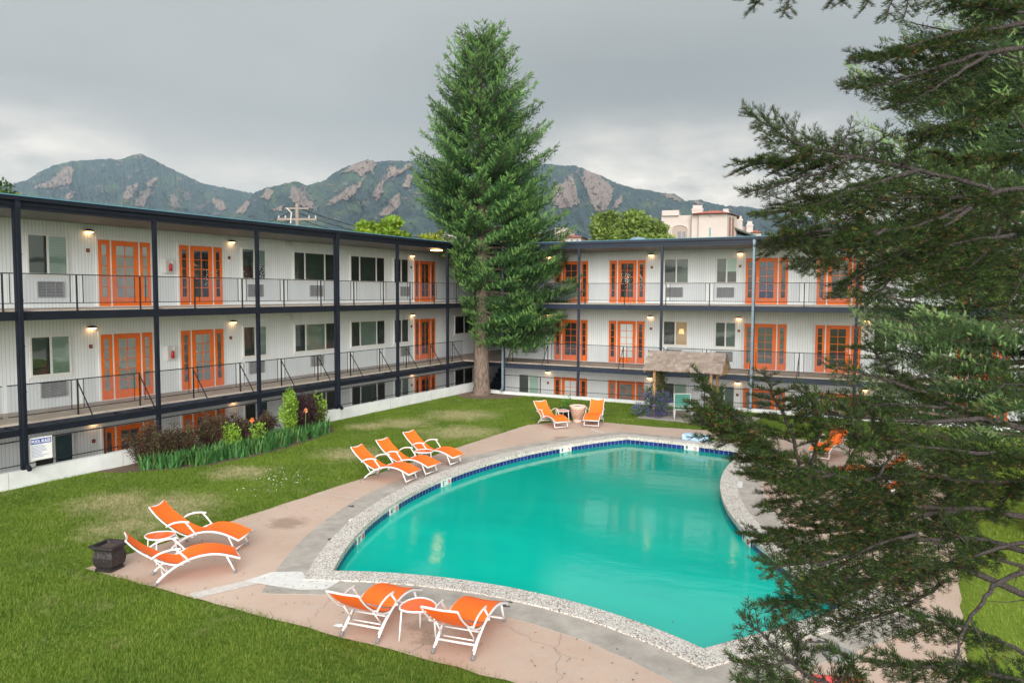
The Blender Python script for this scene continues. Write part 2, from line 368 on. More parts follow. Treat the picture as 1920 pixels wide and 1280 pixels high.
# grass: one material for soil sheet and blades
STRAW = [((4.6, -20.6, 0), 1.5), ((3.2, -20.9, 0), 1.2), ((5.1, -22.0, 0), 1.0), ((2.6, -9.0, 0), 1.3), ((3.4, -6.4, 0), 1.7), ((5.4, -9.6, 0), 1.6), ((4.4, -14.2, 0), 1.2), ((1.9, -10.2, 0), .9), ((3.4, -17.4, 0), 1.0)]
def grass_mat(name, blades):
    g = G(name)
    a = g.noise(.55, 5, .6); b = g.noise(5, 5, .7); c3 = g.noise(60 if not blades else 25, 3, .6)
    green = g.mix(g.map(a, .35, .65), (.065, .15, .010), (.16, .26, .016))
    green = g.mix(g.map(b, .35, .7, 0, .55), green, (.23, .31, .05))
    if not blades: green = g.mix(g.map(c3, .3, .7, 0, .7), green, (.045, .085, .012))
    else: green = g.mix(g.map(c3, .3, .7, 0, .5), green, (.08, .17, .02))
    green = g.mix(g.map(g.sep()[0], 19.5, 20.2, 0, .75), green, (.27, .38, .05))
    mask = None
    for p_, r_ in STRAW:
        q = g.map(g.math('ADD', g.dist(p_), g.math('MULTIPLY', g.math('SUBTRACT', g.noise(1.6, 5, .75), .5), 2.6)), r_*.3, r_*1.05, 1, 0)
        mask = q if mask is None else g.math('MAXIMUM', mask, q)
    thin = g.map(g.noise(.9, 6, .72), .56, .74, 0, .55)
    mask = g.math('MULTIPLY', g.math('MAXIMUM', mask, thin), g.map(g.noise(9, 4, .6), .3, .62, .25, .95), clamp=True)
    green = g.mix(g.map(g.noise(13, 4, .65), .42, .7, 0, .5), green, (.33, .36, .07)); green = g.mix(g.map(g.noise(8, 4, .65), .52, .72, 0, .5), green, (.045, .11, .006))
    col = g.mix(mask, green, (.50, .43, .24))
    if blades:
        t = g.n.new('ShaderNodeBsdfTranslucent'); g.l.new(col, t.inputs[0]); g.base(col, .6, .25); mx_ = g.n.new('ShaderNodeMixShader'); mx_.inputs[0].default_value = .3
        g.l.new(g.b.outputs[0], mx_.inputs[1]); g.l.new(t.outputs[0], mx_.inputs[2]); g.l.new(mx_.outputs[0], g.n['Material Output'].inputs[0]); return g.m
    g.bump(g.noise(45, 6, .8), 1, .05); return g.base(col, .95, .05)
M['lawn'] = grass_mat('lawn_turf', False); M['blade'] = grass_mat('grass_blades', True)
LAWN = [(0.06, -60), (0.06, .2), (1.9, -.06), (40, -.06), (40, -60)]
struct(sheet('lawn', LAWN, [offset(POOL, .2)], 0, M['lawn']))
gm = mat('far_ground', (.10, .13, .06), .95, noise=.3, nscale=.05)
struct(sheet('ground', [(-4000, -4000), (4000, -4000), (4000, 4000), (-4000, 4000)], [[(-14, -60), (40, -60), (40, 14), (-14, 14)]], -.02, gm))

def deck_mat():
    g = G('pink_concrete'); a = g.noise(.45, 6, .65); b = g.noise(3.5, 7, .7); s = g.noise(70, 3, .7)
    c = g.mix(g.map(a, .3, .7), (.46, .325, .245), (.57, .425, .335)); c = g.mix(g.map(b, .45, .72, 0, .5), c, (.50, .42, .36))
    c = g.mix(g.map(g.noise(.9, 7, .75, dist=.6), .62, .72, 0, .30), c, (.30, .20, .14)); c = g.mix(g.map(s, .35, .7, 0, .25), c, (.34, .24, .18))
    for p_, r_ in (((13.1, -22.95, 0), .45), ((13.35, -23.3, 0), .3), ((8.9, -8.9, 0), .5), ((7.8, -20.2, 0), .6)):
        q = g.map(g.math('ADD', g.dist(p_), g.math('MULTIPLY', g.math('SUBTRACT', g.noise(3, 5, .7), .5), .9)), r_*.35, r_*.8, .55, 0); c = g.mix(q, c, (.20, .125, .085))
    g.bump(s, .25, .01); return g.base(c, .82, .25)
M['deck'] = deck_mat()
DECK = [(6.68, -23.84), (19.85, -23.8), (19.9, -5.9), (16, -5.35), (12.6, -5.14), (10.8, -5.35), (8.7, -5.25), (7.9, -5.18), (6.72, -7.15)]
g0 = MB()
def jitter(poly, step=.35, amp=.025):
    o = []
    for i in range(len(poly)):
        a, b = Vector(poly[i]), Vector(poly[(i+1) % len(poly)]); n = max(1, int((b-a).length/step))
        for k in range(n):
            q = a.lerp(b, k/n); j = 0 if k == 0 else random.uniform(-amp, amp); d = (b-a).normalized(); o.append((q.x-d.y*j, q.y+d.x*j))
    return o
struct(sheet('pool_deck', jitter(DECK), [offset(POOL, .25)], .012, M['deck']))
ROUND = offset(POOL, .42)
GREY = mat('grey_concrete_band', (.36, .32, .275), .85, noise=.25, nscale=2.2, bump=.2, bscale=60)
OUT2 = offset(POOL, .98)
struct(ring('concrete_band', offset(POOL, .40), OUT2, .0, .017, GREY))
# control joints across the pink deck, paler patch mortar at two corners
jm = mat('pale_joint_filler', (.55, .50, .45), .85, noise=.15, nscale=9)
def strip(name, pts, w, z, m_):
    mb = MB()
    for a, b in zip(pts, pts[1:]):
        a, b = Vector(a), Vector(b); d = (b-a).normalized(); nrm = Vector((-d.y, d.x))*w/2; mb.poly([(*(a+nrm), z), (*(b+nrm), z), (*(b-nrm), z), (*(a-nrm), z)])
    return struct(mb.build(name, m_))
strip('deck_joint', [(6.72, -18.1), (8.2, -18.0)], .035, .0165, jm); strip('deck_joint', [(6.72, -10.6), (8.0, -10.6)], .03, .0165, jm)
strip('deck_joint', [(9.3, -23.82), (9.75, -22.75)], .26, .0165, jm); strip('deck_joint', [(13.4, -23.8), (13.5, -22.2)], .012, .0165, GREY)
strip('deck_joint', [(9.05, -6.9), (9.75, -7.4)], .13, .0165, jm); strip('deck_joint', [(16.95, -23.7), (16.85, -22.9)], .14, .0165, jm)
pm = mat('mortar_patch', (.62, .60, .56), .8, noise=.12, nscale=7)
for q in ([(9.52, -23.0), (10.6, -22.83), (10.95, -22.62), (10.90, -22.2), (10.5, -22.5), (10.05, -22.2), (9.62, -22.45)], [(14.95, -12.0), (15.3, -12.1), (15.42, -12.75), (15.1, -12.85)]):
    struct(MB().poly([(x, y, .021) for x, y in q]).build('mortar_patch', pm))
def coping_mat():
    g = G('exposed_aggregate'); v = g.vor(62, 'Color'); d = g.vor(62, 'Distance'); n_ = g.noise(60, 3, .7)
    s = g.n.new('ShaderNodeSeparateColor'); g.l.new(v, s.inputs[0]); r_ = s.outputs[0]
    c = g.mix(g.map(r_, .12, .5), (.24, .19, .15), (.66, .62, .56)); c = g.mix(g.map(s.outputs[1], .8, .86), c, (.12, .07, .05)); c = g.mix(g.map(g.noise(3, 5, .7), .4, .65, 0, .45), c, (.62, .59, .53)); g.bump(d, .3, .006)
    return g.base(c, .8, .3)
M['coping'] = coping_mat()
struct(ring('pool_coping', POOL, ROUND, -.05, .045, M['coping']))
# pale joints between the coping stones
mb = MB(); L_ = 0; n = len(POOL)
for i in range(n):
    a, b = Vector(POOL[i]), Vector(POOL[(i+1) % n]); oa, ob = Vector(ROUND[i]), Vector(ROUND[(i+1) % n]); d = (b-a).length
    while L_ < d:
        t = L_/d; p_, q_ = a.lerp(b, t), oa.lerp(ob, t); tt = (b-a).normalized()*.009
        mb.poly([(*(p_-tt), .0485), (*(p_+tt), .0485), (*(q_+tt), .0485), (*(q_-tt), .0485)]); L_ += 1.0
    L_ -= d
struct(mb.build('coping_joint', jm))
# basin
def tile_mat():
    g = G('blue_tiles'); at_ = g.n.new('ShaderNodeAttribute'); at_.attribute_name = 'run'; s = at_.outputs['Fac']
    fr = g.math('FRACT', g.math('DIVIDE', s, .155), 0); e = g.math('ABSOLUTE', g.math('SUBTRACT', fr, .5), 0); gr = g.map(e, .44, .475)
    idn = g.math('FLOOR', g.math('DIVIDE', s, .155), 0); w = g.n.new('ShaderNodeTexWhiteNoise'); w.noise_dimensions = '1D'; g.l.new(idn, w.inputs['W'])
    c = g.mix(w.outputs['Value'], (.008, .012, .11), (.014, .03, .18)); c = g.mix(gr, c, (.18, .25, .45)); return g.base(c, .15, .6)
M['tile'] = tile_mat(); M['grout'] = mat('tile_edge_mortar', (.45, .5, .5), .7)
M['plaster'] = mat('pool_plaster', (.035, .60, .50), .7, noise=.06, nscale=.8)
def wall_band(name, z0, z1, off, m_, kind='structure'):
    me = bpy.data.meshes.new(name); P_ = offset(POOL, off); n = len(P_); run = 0; vs = []; fs = []; rv = []
    for i in range(n+1):
        x, y = P_[i % n]; vs += [(x, y, z0), (x, y, z1)]; rv += [run, run]
        if i < n: x2, y2 = P_[(i+1) % n]; run += math.hypot(x2-x, y2-y); fs.append((2*i, 2*i+1, 2*i+3, 2*i+2))
    me.from_pydata(vs, [], fs); a = me.attributes.new('run', 'FLOAT', 'POINT'); a.data.foreach_set('value', rv); me.materials.append(m_); return struct(link(name, me))
wall_band('pool_edge_mortar', -.05, -.012, .02, M['grout']); wall_band('pool_tiles', -.30, -.03, .018, M['tile'])
wall_band('pool_wall', -3, -.30, .02, M['plaster'])
IN = offset(POOL, -.16)
struct(ring('pool_ledge', IN, offset(POOL, .019), -.36, -.26, mat('pale_ledge', (.30, .80, .70), .7)))
fl = [(x, y) for x, y in offset(POOL, .03)]
me = sheet('pool_floor', fl, [], 0, M['plaster']); struct(me)
for v in me.data.vertices:
    t = min(1, max(0, (v.co.y+21.5)/12)); v.co.z = -.95-1.45*t
def water_mat():
    m_, n_, l_, b = new_mat('pool_water'); n_.remove(b); o = n_['Material Output']
    g = n_.new('ShaderNodeNewGeometry'); mp_ = n_.new('ShaderNodeMapping'); mp_.inputs['Rotation'].default_value = (0, 0, R(-28)); mp_.inputs['Scale'].default_value = (1, 2.0, 1); l_.new(g.outputs['Position'], mp_.inputs[0])
    t = n_.new('ShaderNodeTexNoise'); t.inputs['Scale'].default_value = 1.3; t.inputs['Detail'].default_value = 5; t.inputs['Roughness'].default_value = .62; l_.new(mp_.outputs[0], t.inputs[0])
    bp = n_.new('ShaderNodeBump'); bp.inputs['Strength'].default_value = .14; bp.inputs['Distance'].default_value = .04; l_.new(t.outputs['Fac'], bp.inputs['Height'])
    # cloudy water: a turquoise body mixed with what shows of the basin below
    dfs = n_.new('ShaderNodeBsdfDiffuse')
    tn = n_.new('ShaderNodeTexNoise'); tn.inputs['Scale'].default_value = .35; tn.inputs['Detail'].default_value = 6; tn.inputs['Roughness'].default_value = .6; l_.new(mp_.outputs[0], tn.inputs[0])
    mc = n_.new('ShaderNodeMixRGB'); l_.new(tn.outputs['Fac'], mc.inputs[0]); mc.inputs[1].default_value = (.0, .50, .42, 1); mc.inputs[2].default_value = (.0, .76, .56, 1)
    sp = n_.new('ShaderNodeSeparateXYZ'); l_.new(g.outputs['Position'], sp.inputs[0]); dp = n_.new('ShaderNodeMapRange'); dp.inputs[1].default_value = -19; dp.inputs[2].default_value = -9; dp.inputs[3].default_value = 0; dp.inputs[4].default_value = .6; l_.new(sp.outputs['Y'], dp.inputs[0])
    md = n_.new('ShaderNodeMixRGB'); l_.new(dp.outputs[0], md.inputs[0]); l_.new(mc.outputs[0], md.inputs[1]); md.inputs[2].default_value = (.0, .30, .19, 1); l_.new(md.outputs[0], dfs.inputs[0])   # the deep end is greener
    tr = n_.new('ShaderNodeBsdfTransparent'); tr.inputs[0].default_value = (.35, 1, .95, 1)
    m1 = n_.new('ShaderNodeMixShader'); m1.inputs[0].default_value = .72; l_.new(tr.outputs[0], m1.inputs[1]); l_.new(dfs.outputs[0], m1.inputs[2])
    gl = n_.new('ShaderNodeBsdfGlossy'); gl.inputs['Roughness'].default_value = .04; l_.new(bp.outputs[0], gl.inputs['Normal'])
    fr = n_.new('ShaderNodeFresnel'); fr.inputs[0].default_value = 1.6; l_.new(bp.outputs[0], fr.inputs['Normal'])
    m2 = n_.new('ShaderNodeMixShader'); l_.new(fr.outputs[0], m2.inputs[0]); l_.new(m1.outputs[0], m2.inputs[1]); l_.new(gl.outputs[0], m2.inputs[2]); l_.new(m2.outputs[0], o.inputs[0]); return m_
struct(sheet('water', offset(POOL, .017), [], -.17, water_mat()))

# text as a mesh
def text_mesh(s, size, m_, bold=False, ext=.002, align='CENTER'):
    c = bpy.data.curves.new('text', 'FONT'); c.body = s; c.size = size; c.extrude = ext; c.align_x = align; c.align_y = 'CENTER'; c.offset = size*.03 if bold else 0
    o = bpy.data.objects.new('text', c); COL.objects.link(o); bpy.context.view_layer.update()
    me = bpy.data.meshes.new_from_object(o.evaluated_get(bpy.context.evaluated_depsgraph_get())); bpy.data.objects.remove(o); me.materials.clear(); me.materials.append(m_); return me
M['ink'] = mat('black_ink', (.015, .015, .018), .6); M['signred'] = mat('red_ink', (.5, .05, .04), .5); M['signblue'] = mat('blue_ink', (.02, .06, .34), .5)
M['plate'] = mat('glazed_white_tile', (.68, .74, .70), .3)
def place_mesh(me, name, parent, loc, rot):
    o = link(name, me, parent); o.location = loc; o.rotation_euler = rot; return o
def depth_marker(x, y, nx, ny, txt, lab):
    """white tile pair on the waterline: depth figure and a no-diving ring; n points into the water"""
    az = math.atan2(nx, -ny); r = empty('depth_marker_tile', (x, y, -.095), az, label=lab, cat='depth marker', group='depth marker tiles on the pool waterline')
    MB().box(-.24, -.012, -.075, .24, .004, .075).build('tile', M['plate'], r)
    place_mesh(text_mesh(txt, .15, M['ink'], True), 'figure', r, (-.15, -.016, 0), (R(90), 0, 0)); place_mesh(text_mesh('FT', .05, M['ink']), 'unit_letters', r, (-.045, -.016, .035), (R(90), 0, 0))
    mb = MB(); pts = [(.13+.055*math.cos(a*math.pi/10), -.016, .055*math.sin(a*math.pi/10)) for a in range(21)]; mb.tube(pts, .006, 5, False); mb.bar((.092, -.017, .04), (.168, -.017, -.04), .010); mb.build('no_diving_ring', M['signred'], r)
    mb = MB(); mb.bar((.115, -.014, .03), (.15, -.014, -.015), .014); mb.bar((.15, -.014, -.015), (.125, -.014, -.035), .01); mb.build('diver_figure', M['ink'], r)
def near_edge(y=None, x=None, side='left'):
    best = None
    for i in range(n):
        a, b = Vector(POOL[i]), Vector(POOL[(i+1) % n]); c = (a+b)/2; e = (b-a).normalized(); nn = Vector((-e.y, e.x))
        if side == 'left' and c.x > 10.7: continue
        if side == 'right' and (c.x < 14.3 or c.y < -19.3): continue
        if side == 'top' and c.y < -8.5: continue
        k = abs(c.y-y) if y is not None else abs(c.x-x)
        if best is None or k < best[0]: best = (k, c, nn)
    _, c, nn = best; return c.x+nn.x*.0, c.y+nn.y*.0, nn.x, nn.y
n = len(POOL)
for y_, t_, lab in ((-10.0, '8', 'white depth tile reading 8 on the left waterline near the far end of the pool'), (-15.2, '5', 'white depth tile reading 5 on the waterline beside the row of three loungers'), (-18.1, '4', 'white depth tile reading 4 on the left waterline near the round white lid'), (-20.0, '3', 'white depth tile reading 3 on the waterline nearest the pool\'s left corner')):
    depth_marker(*near_edge(y=y_), t_, lab)
depth_marker(*near_edge(x=12.72, side='top'), '8', 'white depth tile reading 8 on the far waterline under the pale blue block')
depth_marker(*near_edge(y=-16.6, side='right'), '4', 'white depth tile on the right waterline beside the foreground fir')
def ground_mark(x, y, rz, txt, lab, size=.30):
    o = link('painted_number', text_mesh(txt, size, mat('worn_black_paint', (.05, .045, .04), .9, noise=.5, nscale=30), True, .0006)); o.location = (x, y, .0185); o.rotation_euler = (0, 0, rz)
    tag(o, lab, 'painted number', 'depth numbers painted on the concrete round the pool')
ground_mark(9.34, -20.63, R(-105), '3', 'worn black 3 painted on the grey band left of the pool')
ground_mark(13.76, -21.74, R(-165), '3', 'black 3 painted on the grey band behind the front right lounger')
ground_mark(18.09, -20.83, R(-60), '3', 'large black 3 painted beside the near right corner, by the fir', .36)
ground_mark(8.14, -18.6, R(-100), '4', 'worn black 4 painted on the grey band by the round white lid', .26)
ground_mark(7.72, -15.55, R(-90), '5', 'worn black 5 painted between three loungers and the pool', .26)
def disc(name, x, y, r, h, m_, lab, cat, hole=False):
    mb = MB(); pr = [(0, h), (r*.9, h), (r, h*.6), (r, 0)] if not hole else [(r*.42, h*.3), (r*.45, h), (r*.9, h), (r, h*.5), (r, 0)]
    o = mb.lathe([(max(a, .0001), b) for a, b in pr], 28).build(name, m_); o.location = (x, y, .018); tag(o, lab, cat); return o
disc('skimmer_lid', 8.93, -19.40, .16, .012, M['white'], 'round white skimmer lid in the deck left of the pool', 'lid')
disc('umbrella_base', 18.41, -21.2, .2, .06, mat('cast_zinc', (.25, .25, .24), .5), 'round grey metal ring socket on the deck at lower right', 'deck socket', True)

# ================================================================== motel wings
XL, YR = -2.57, 2.90
F = [-1.37, 1.455, 4.28]
BD = 2.82
# ---- templates in wall-local coordinates: x along the wall, z up from the floor, facing -y
def door_mesh():
    mb = MB(); t0, t1 = -.055, -.002
    def leaf(x0, x1, nx, rail=.11, sill=.27, top=.13, zb=0.015, zt=1.985):
        gx0, gx1, gz0, gz1 = x0+rail, x1-rail, zb+sill, zt-top
        mb.box(x0, t0, zb, gx0, t1, zt); mb.box(gx1, t0, zb, x1, t1, zt); mb.box(gx0, t0, zb, gx1, t1, gz0); mb.box(gx0, t0, gz1, gx1, t1, zt)
        for k in range(1, nx): x = gx0+(gx1-gx0)*k/nx; mb.box(x-.011, t0+.006, gz0, x+.011, t1, gz1)
        for k in range(1, 5): z = gz0+(gz1-gz0)*k/5; mb.box(gx0, t0+.008, z-.011, gx1, t1, z+.011)
        return gx0, gx1, gz0, gz1
    A = leaf(-.45, .45, 2, .15, .26, .15); B = leaf(-.875, -.51, 1, .095, .27, .14); C = leaf(.51, .875, 1, .095, .27, .14)
    return mb, (A, B, C)
dm, GLZ = door_mesh(); DOOR_ME = dm.mesh('door', M['orange'])
mb = MB(); mb.box(-.505, -.048, 0.0, -.455, -.001, 2.0); mb.box(.455, -.048, 0, .505, -.001, 2.0); mb.box(-.94, -.04, 0, -.88, -.001, 2.0); mb.box(.88, -.04, 0, .94, -.001, 2.0); mb.box(-.94, -.042, 2.0, .94, -.001, 2.075)
mb.box(-.94, -.09, -.005, .94, -.003, .012); FRAME_ME = mb.mesh('door_frame', M['white'])
mb = MB()
for a in GLZ: mb.poly([(a[0], -.036, a[2]), (a[1], -.036, a[2]), (a[1], -.036, a[3]), (a[0], -.036, a[3])])
PANE_ME = mb.mesh('pane', M['glass'], raw=True)
def back_me(idx, m_):
    mb = MB()
    for k in idx: a = GLZ[k]; mb.box(a[0], -.031, a[2], a[1], -.0035, a[3])
    return mb.mesh('curtain', m_)
BK = {k: (back_me((0,), M[v]), back_me((1, 2), M[v])) for k, v in dict(w='curtain', g='curtain_grey', d='room_dark', b='backing_blue', l='blind_light', m='blind_mid').items()}
def handle_me(sx):
    mb = MB(); mb.lathe([(.0001, 0), (.025, 0), (.025, .012), (.0001, .014)], 12)
    mb = MB(); mb.box(sx*.375-.02, -.072, 1.08, sx*.375+.02, -.056, 1.13); mb.box(sx*.375-.018, -.068, .90, sx*.375+.018, -.056, .99); mb.bar((sx*.375, -.085, .95), (sx*.375-sx*.11, -.085, .95), .018); mb.bar((sx*.375, -.06, .95), (sx*.375, -.09, .95), .018)
    return mb.mesh('handle', M['brass'])
HND = {1: handle_me(1), -1: handle_me(-1)}
def win_meshes(w, h, parts):
    """parts: list of (x0,x1) fractions; returns frame mesh and pane rects"""
    mb = MB(); f = .055; mb.box(-w/2, -.05, 0, w/2, -.001, f); mb.box(-w/2, -.05, h-f, w/2, -.001, h); mb.box(-w/2, -.05, f, -w/2+f, -.001, h-f); mb.box(w/2-f, -.05, f, w/2, -.001, h-f)
    rect = []; x = -w/2+f; W_ = w-2*f; n_ = len(parts)
    for i, fr in enumerate(parts):
        x1 = x+W_*fr; 
        if i < n_-1: mb.box(x1-.03, -.046, f, x1+.03, -.001, h-f)
        rect.append((x+(.03 if i else 0), x1-(.03 if i < n_-1 else 0), f, h-f)); x = x1
    t = .05; mb.box(-w/2-t, -.022, -.07, w/2+t, -.001, -.003); 
    return mb.mesh('window', M['white']), rect
WN = win_meshes(1.18, 1.15, (.5, .5)); WB = win_meshes(2.42, 1.15, (.25, .5, .25)); WS = win_meshes(.95, 1.15, (.5, .5)); WC = win_meshes(1.9, 1.0, (.5, .5))
def rect_me(rs, y, m_, name, split=None):
    mb = MB()
    for a in rs: mb.poly([(a[0], y, a[2]), (a[1], y, a[2]), (a[1], y, a[3]), (a[0], y, a[3])])
    return mb.mesh(name, m_, raw=True)
_wc = {}
def window_part(bld, kind, pos, z, sty, rz, name='window'):
    WK = dict(n=WN, b=WB, s=WS, c=WC)[kind]
    o = link(name, WK[0], bld, (*pos, z), rz)
    key = (kind, sty)
    if key not in _wc:
        r = WK[1]; ms = []
        sidem = dict(l='screen', d='screen_dark', m='screen', t='screen', h='screen', L='screen_dark')[sty]
        cm = dict(l='blind_light', d='blind_dark', m='blind_mid', t='teal_room', h='blind_light', L='warm_room')[sty]
        side = [r[0]] if kind != 'b' else [r[0], r[2]]; main = [r[1]]
        if sty == 'h':     # roller blind half down
            lo = [(a[0], a[1], a[2], a[2]+(a[3]-a[2])*.45) for a in r]; hi = [(a[0], a[1], a[2]+(a[3]-a[2])*.45, a[3]) for a in r]
            ms.append(rect_me([hi[0]], -.024, M['screen'], 'blind')); ms.append(rect_me([hi[-1]], -.024, M['blind_light'], 'blind')); ms.append(rect_me(lo, -.008, M['room_dark'], 'dark_opening'))
        elif sty == 'B': pass
        else:
            ms.append(rect_me(side, -.024, M[sidem], 'insect_screen')); ms.append(rect_me(main, -.022, M[cm], 'blind'))
        if sty == 'L':
            a = r[1]; c = (a[0]+a[1])/2; mb = MB(); mb.add([(c-.14, -.0245, .55), (c+.14, -.0245, .55), (c+.09, -.0245, .78), (c-.09, -.0245, .78)], [(0, 1, 2, 3)]); ms.append(mb.mesh('lit_lamp', M['lampshade']))
            mb = MB(); k = .1
            while k < 1.08: mb.box(a[0], -.0285, k, a[1], -.0265, k+.010); k += .045
            ms.append(mb.mesh('blind_slats', M['blind_dark']))
        ms.append(rect_me(r, -.03, M['glass'], 'pane')); _wc[key] = ms
    for me_ in _wc[key]: link(me_.name.split('.')[0], me_, o)
    return o
_dc = {}
def door_part(bld, pos, z, sty, side, rz):
    o = link('door', DOOR_ME, bld, (*pos, z), rz); link('door_frame', FRAME_ME, o)
    link('curtain', BK[sty[0]][0], o); link('sidelight_curtain', BK[sty[1]][1], o); link('pane', PANE_ME, o); link('handle', HND[side], o); return o
mb = MB(); mb.box(-.40, -.03, 0, .40, -.001, .47)
AC_ME = None
def ac_mesh():
    mb = MB(); w, h = .38, .22
    mb.box(-w, -.05, -h, w, -.001, -h+.02); mb.box(-w, -.05, h-.02, w, -.001, h); mb.box(-w, -.05, -h+.02, -w+.02, -.001, h-.02); mb.box(w-.02, -.05, -h+.02, w, -.001, h-.02)
    k = -h+.045
    while k < h-.03: mb.add([(-w+.02, -.045, k-.01), (w-.02, -.045, k-.01), (w-.02, -.012, k+.014), (-w+.02, -.012, k+.014), (-w+.02, -.045, k-.004), (w-.02, -.045, k-.004), (w-.02, -.012, k+.02), (-w+.02, -.012, k+.02)], [(0, 1, 2, 3), (4, 7, 6, 5), (0, 4, 5, 1), (3, 2, 6, 7)]); k += .042
    for x in (-.13, .13): mb.box(x-.004, -.047, -h+.02, x+.004, -.03, h-.02)
    return mb.mesh('air_conditioner_grille', M['ac'])
AC_ME = ac_mesh()
AC_BK = MB().box(-.36, -.0105, -.2, .36, -.0015, .2).mesh('grille_recess', M['room_dark'])
mb = MB(); mb.lathe([(.0001, .0), (.06, .002), (.115, .02), (.135, .05), (.135, .075), (.0001, .075)], 20)
for i, v in enumerate(mb.v): mb.v[i] = (v[0], v[1]*.62-.085, .075-v[2]*.9)
LAMP_ME = mb.mesh('wall_lamp', M['bronze'], True)
mb = MB(); mb.lathe([(.0001, 0), (.09, .004), (.118, .025), (.118, .034)], 20)
for i, v in enumerate(mb.v): mb.v[i] = (v[0], v[1]*.62-.085, -.035+v[2])
BULB_ME = mb.mesh('bulb', M['lamp'], True)
SG1 = MB().box(-.055, -.012, .0, .055, -.001, .11).mesh('room_sign', M['sign_brown']); SG1b = MB().box(-.035, -.0145, .045, .035, -.0125, .075).mesh('lettering', M['sign_orange'])
SG2 = MB().box(-.045, -.010, -.13, .045, -.001, -.02).mesh('number_plate', M['white'])
CAB = MB().box(-.15, -.15, -.23, .15, -.12, -.20).box(-.15, -.15, .20, .15, -.12, .23).box(-.15, -.15, -.20, -.09, -.12, .20).box(.11, -.15, -.20, .15, -.12, .20).box(-.15, -.12, -.23, .15, -.001, .23).mesh('extinguisher_cabinet', M['cab'])
mb = MB(); mb.lathe([(.0001, -.17), (.05, -.17), (.05, .0), (.03, .06), (.015, .08), (.0001, .08)], 12)
for i, v in enumerate(mb.v): mb.v[i] = (v[0]+.01, v[1]-.185, v[2])
EXT_ME = mb.mesh('extinguisher', M['red'], True)
VENT_ME = MB().box(-.12, -.14, -.10, .12, -.001, .10).box(-.10, -.16, -.06, .10, -.14, .06).mesh('vent_box', M['cab'])

def rail_segment(y0, y1, z0, zt, m, horiz=True, lower=.27):
    pass
wingL = empty('motel_wing', (XL, -15, 0), label='long pale grey motel wing with orange doors along the left side', cat='motel building', group='motel wings round the courtyard')
wingR = empty('motel_wing', (12, YR, 0), label='pale grey motel wing across the back of the courtyard behind the pool', cat='motel building', group='motel wings round the courtyard')
wingL.location = (0, 0, 0); wingR.location = (0, 0, 0)
Y0L = -32.0; X1R = 31.0
# walls and solid bodies
MB().box(XL-.2, Y0L, -1.45, XL, 9.4, 6.74).build('wall', M['sidY'], wingL)
MB().box(.32, YR, -1.45, X1R, YR+.2, 6.74).build('wall', M['sidX'], wingR)
MB().box(.32, YR+.2, -1.45, .5, 9.4, 6.72).build('passage_wall', M['sidY'], wingR)
MB().box(-12, Y0L+.01, -1.44, XL-.21, 9.39, 6.72).build('core', M['conc_white'], wingL)
MB().box(.51, YR+.21, -1.44, X1R-.01, 12, 6.72).build('core', M['conc_white'], wingR)
MB().box(XL+.002, 9.0, -1.44, .318, 9.2, 6.72).build('passage_shade_wall', M['dark'], wingL)  # closes the open passage; its darkness is put into the wall colour
# roof and soffit
def corner(xe, ye, xi=None): return [(xe, Y0L), (xe, .46), (1.84, ye), (X1R, ye), (X1R, YR), (.3, YR), (.3, 9.2), (XL, 9.2), (XL, Y0L)]
MB().prism([(.0, Y0L), (.0, .46), (1.84, -.0), (X1R, .0), (X1R, 12.2), (-12.2, 12.2), (-12.2, Y0L)], 6.76, 6.97).build('roof', M['navy'], wingL)
def sheet_piece(name, pts, z0, z1, m_, p): MB().prism(pts, z0, z1).build(name, m_, p)
sheet_piece('soffit', [(-.06, Y0L), (-.06, .5), (XL+.002, .5), (XL+.002, Y0L)], 6.70, 6.757, M['soffit'], wingL)
sheet_piece('soffit', [(X1R, .06), (X1R, YR-.002), (XL+.002, YR-.002), (XL+.002, .503), (-.06, .503), (1.84, .06)], 6.70, 6.757, M['soffit'], wingR)
PTS = [(0, Y0L), (0, .46), (1.84, 0), (X1R, 0)]
def edge_beam(name, z0, z1, w0, w1, m_, parent, seg):
    """a beam along one side of the courtyard; w0..w1 = how far it stands out"""
    (ax, ay), (bx, by) = PTS[seg], PTS[seg+1]; d = Vector((bx-ax, by-ay)).normalized(); nn = Vector((d.y, -d.x)); 
    q = [(ax+nn.x*w0, ay+nn.y*w0), (bx+nn.x*w0, by+nn.y*w0), (bx+nn.x*w1, by+nn.y*w1), (ax+nn.x*w1, ay+nn.y*w1)]
    MB().prism(q, z0, z1).build(name, m_, parent)
for seg, pr in ((0, wingL), (1, wingR), (2, wingR)):
    nm = M['navyR'] if seg == 2 else M['navy']
    edge_beam('gutter', 6.885, 6.985, .02, .16, nm, pr, seg); edge_beam('fascia', 6.77, 6.88, .003, .08, nm, pr, seg); edge_beam('roof_beam', 6.69, 6.765, -.055, .055, nm, pr, seg)
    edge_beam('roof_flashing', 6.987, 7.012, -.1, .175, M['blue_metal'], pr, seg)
    edge_beam('balcony_beam', 4.03, 4.245, -.05, .05, nm, pr, seg)
    edge_beam('walkway_beam', 1.25, 1.415, -.05, .05, nm, pr, seg)
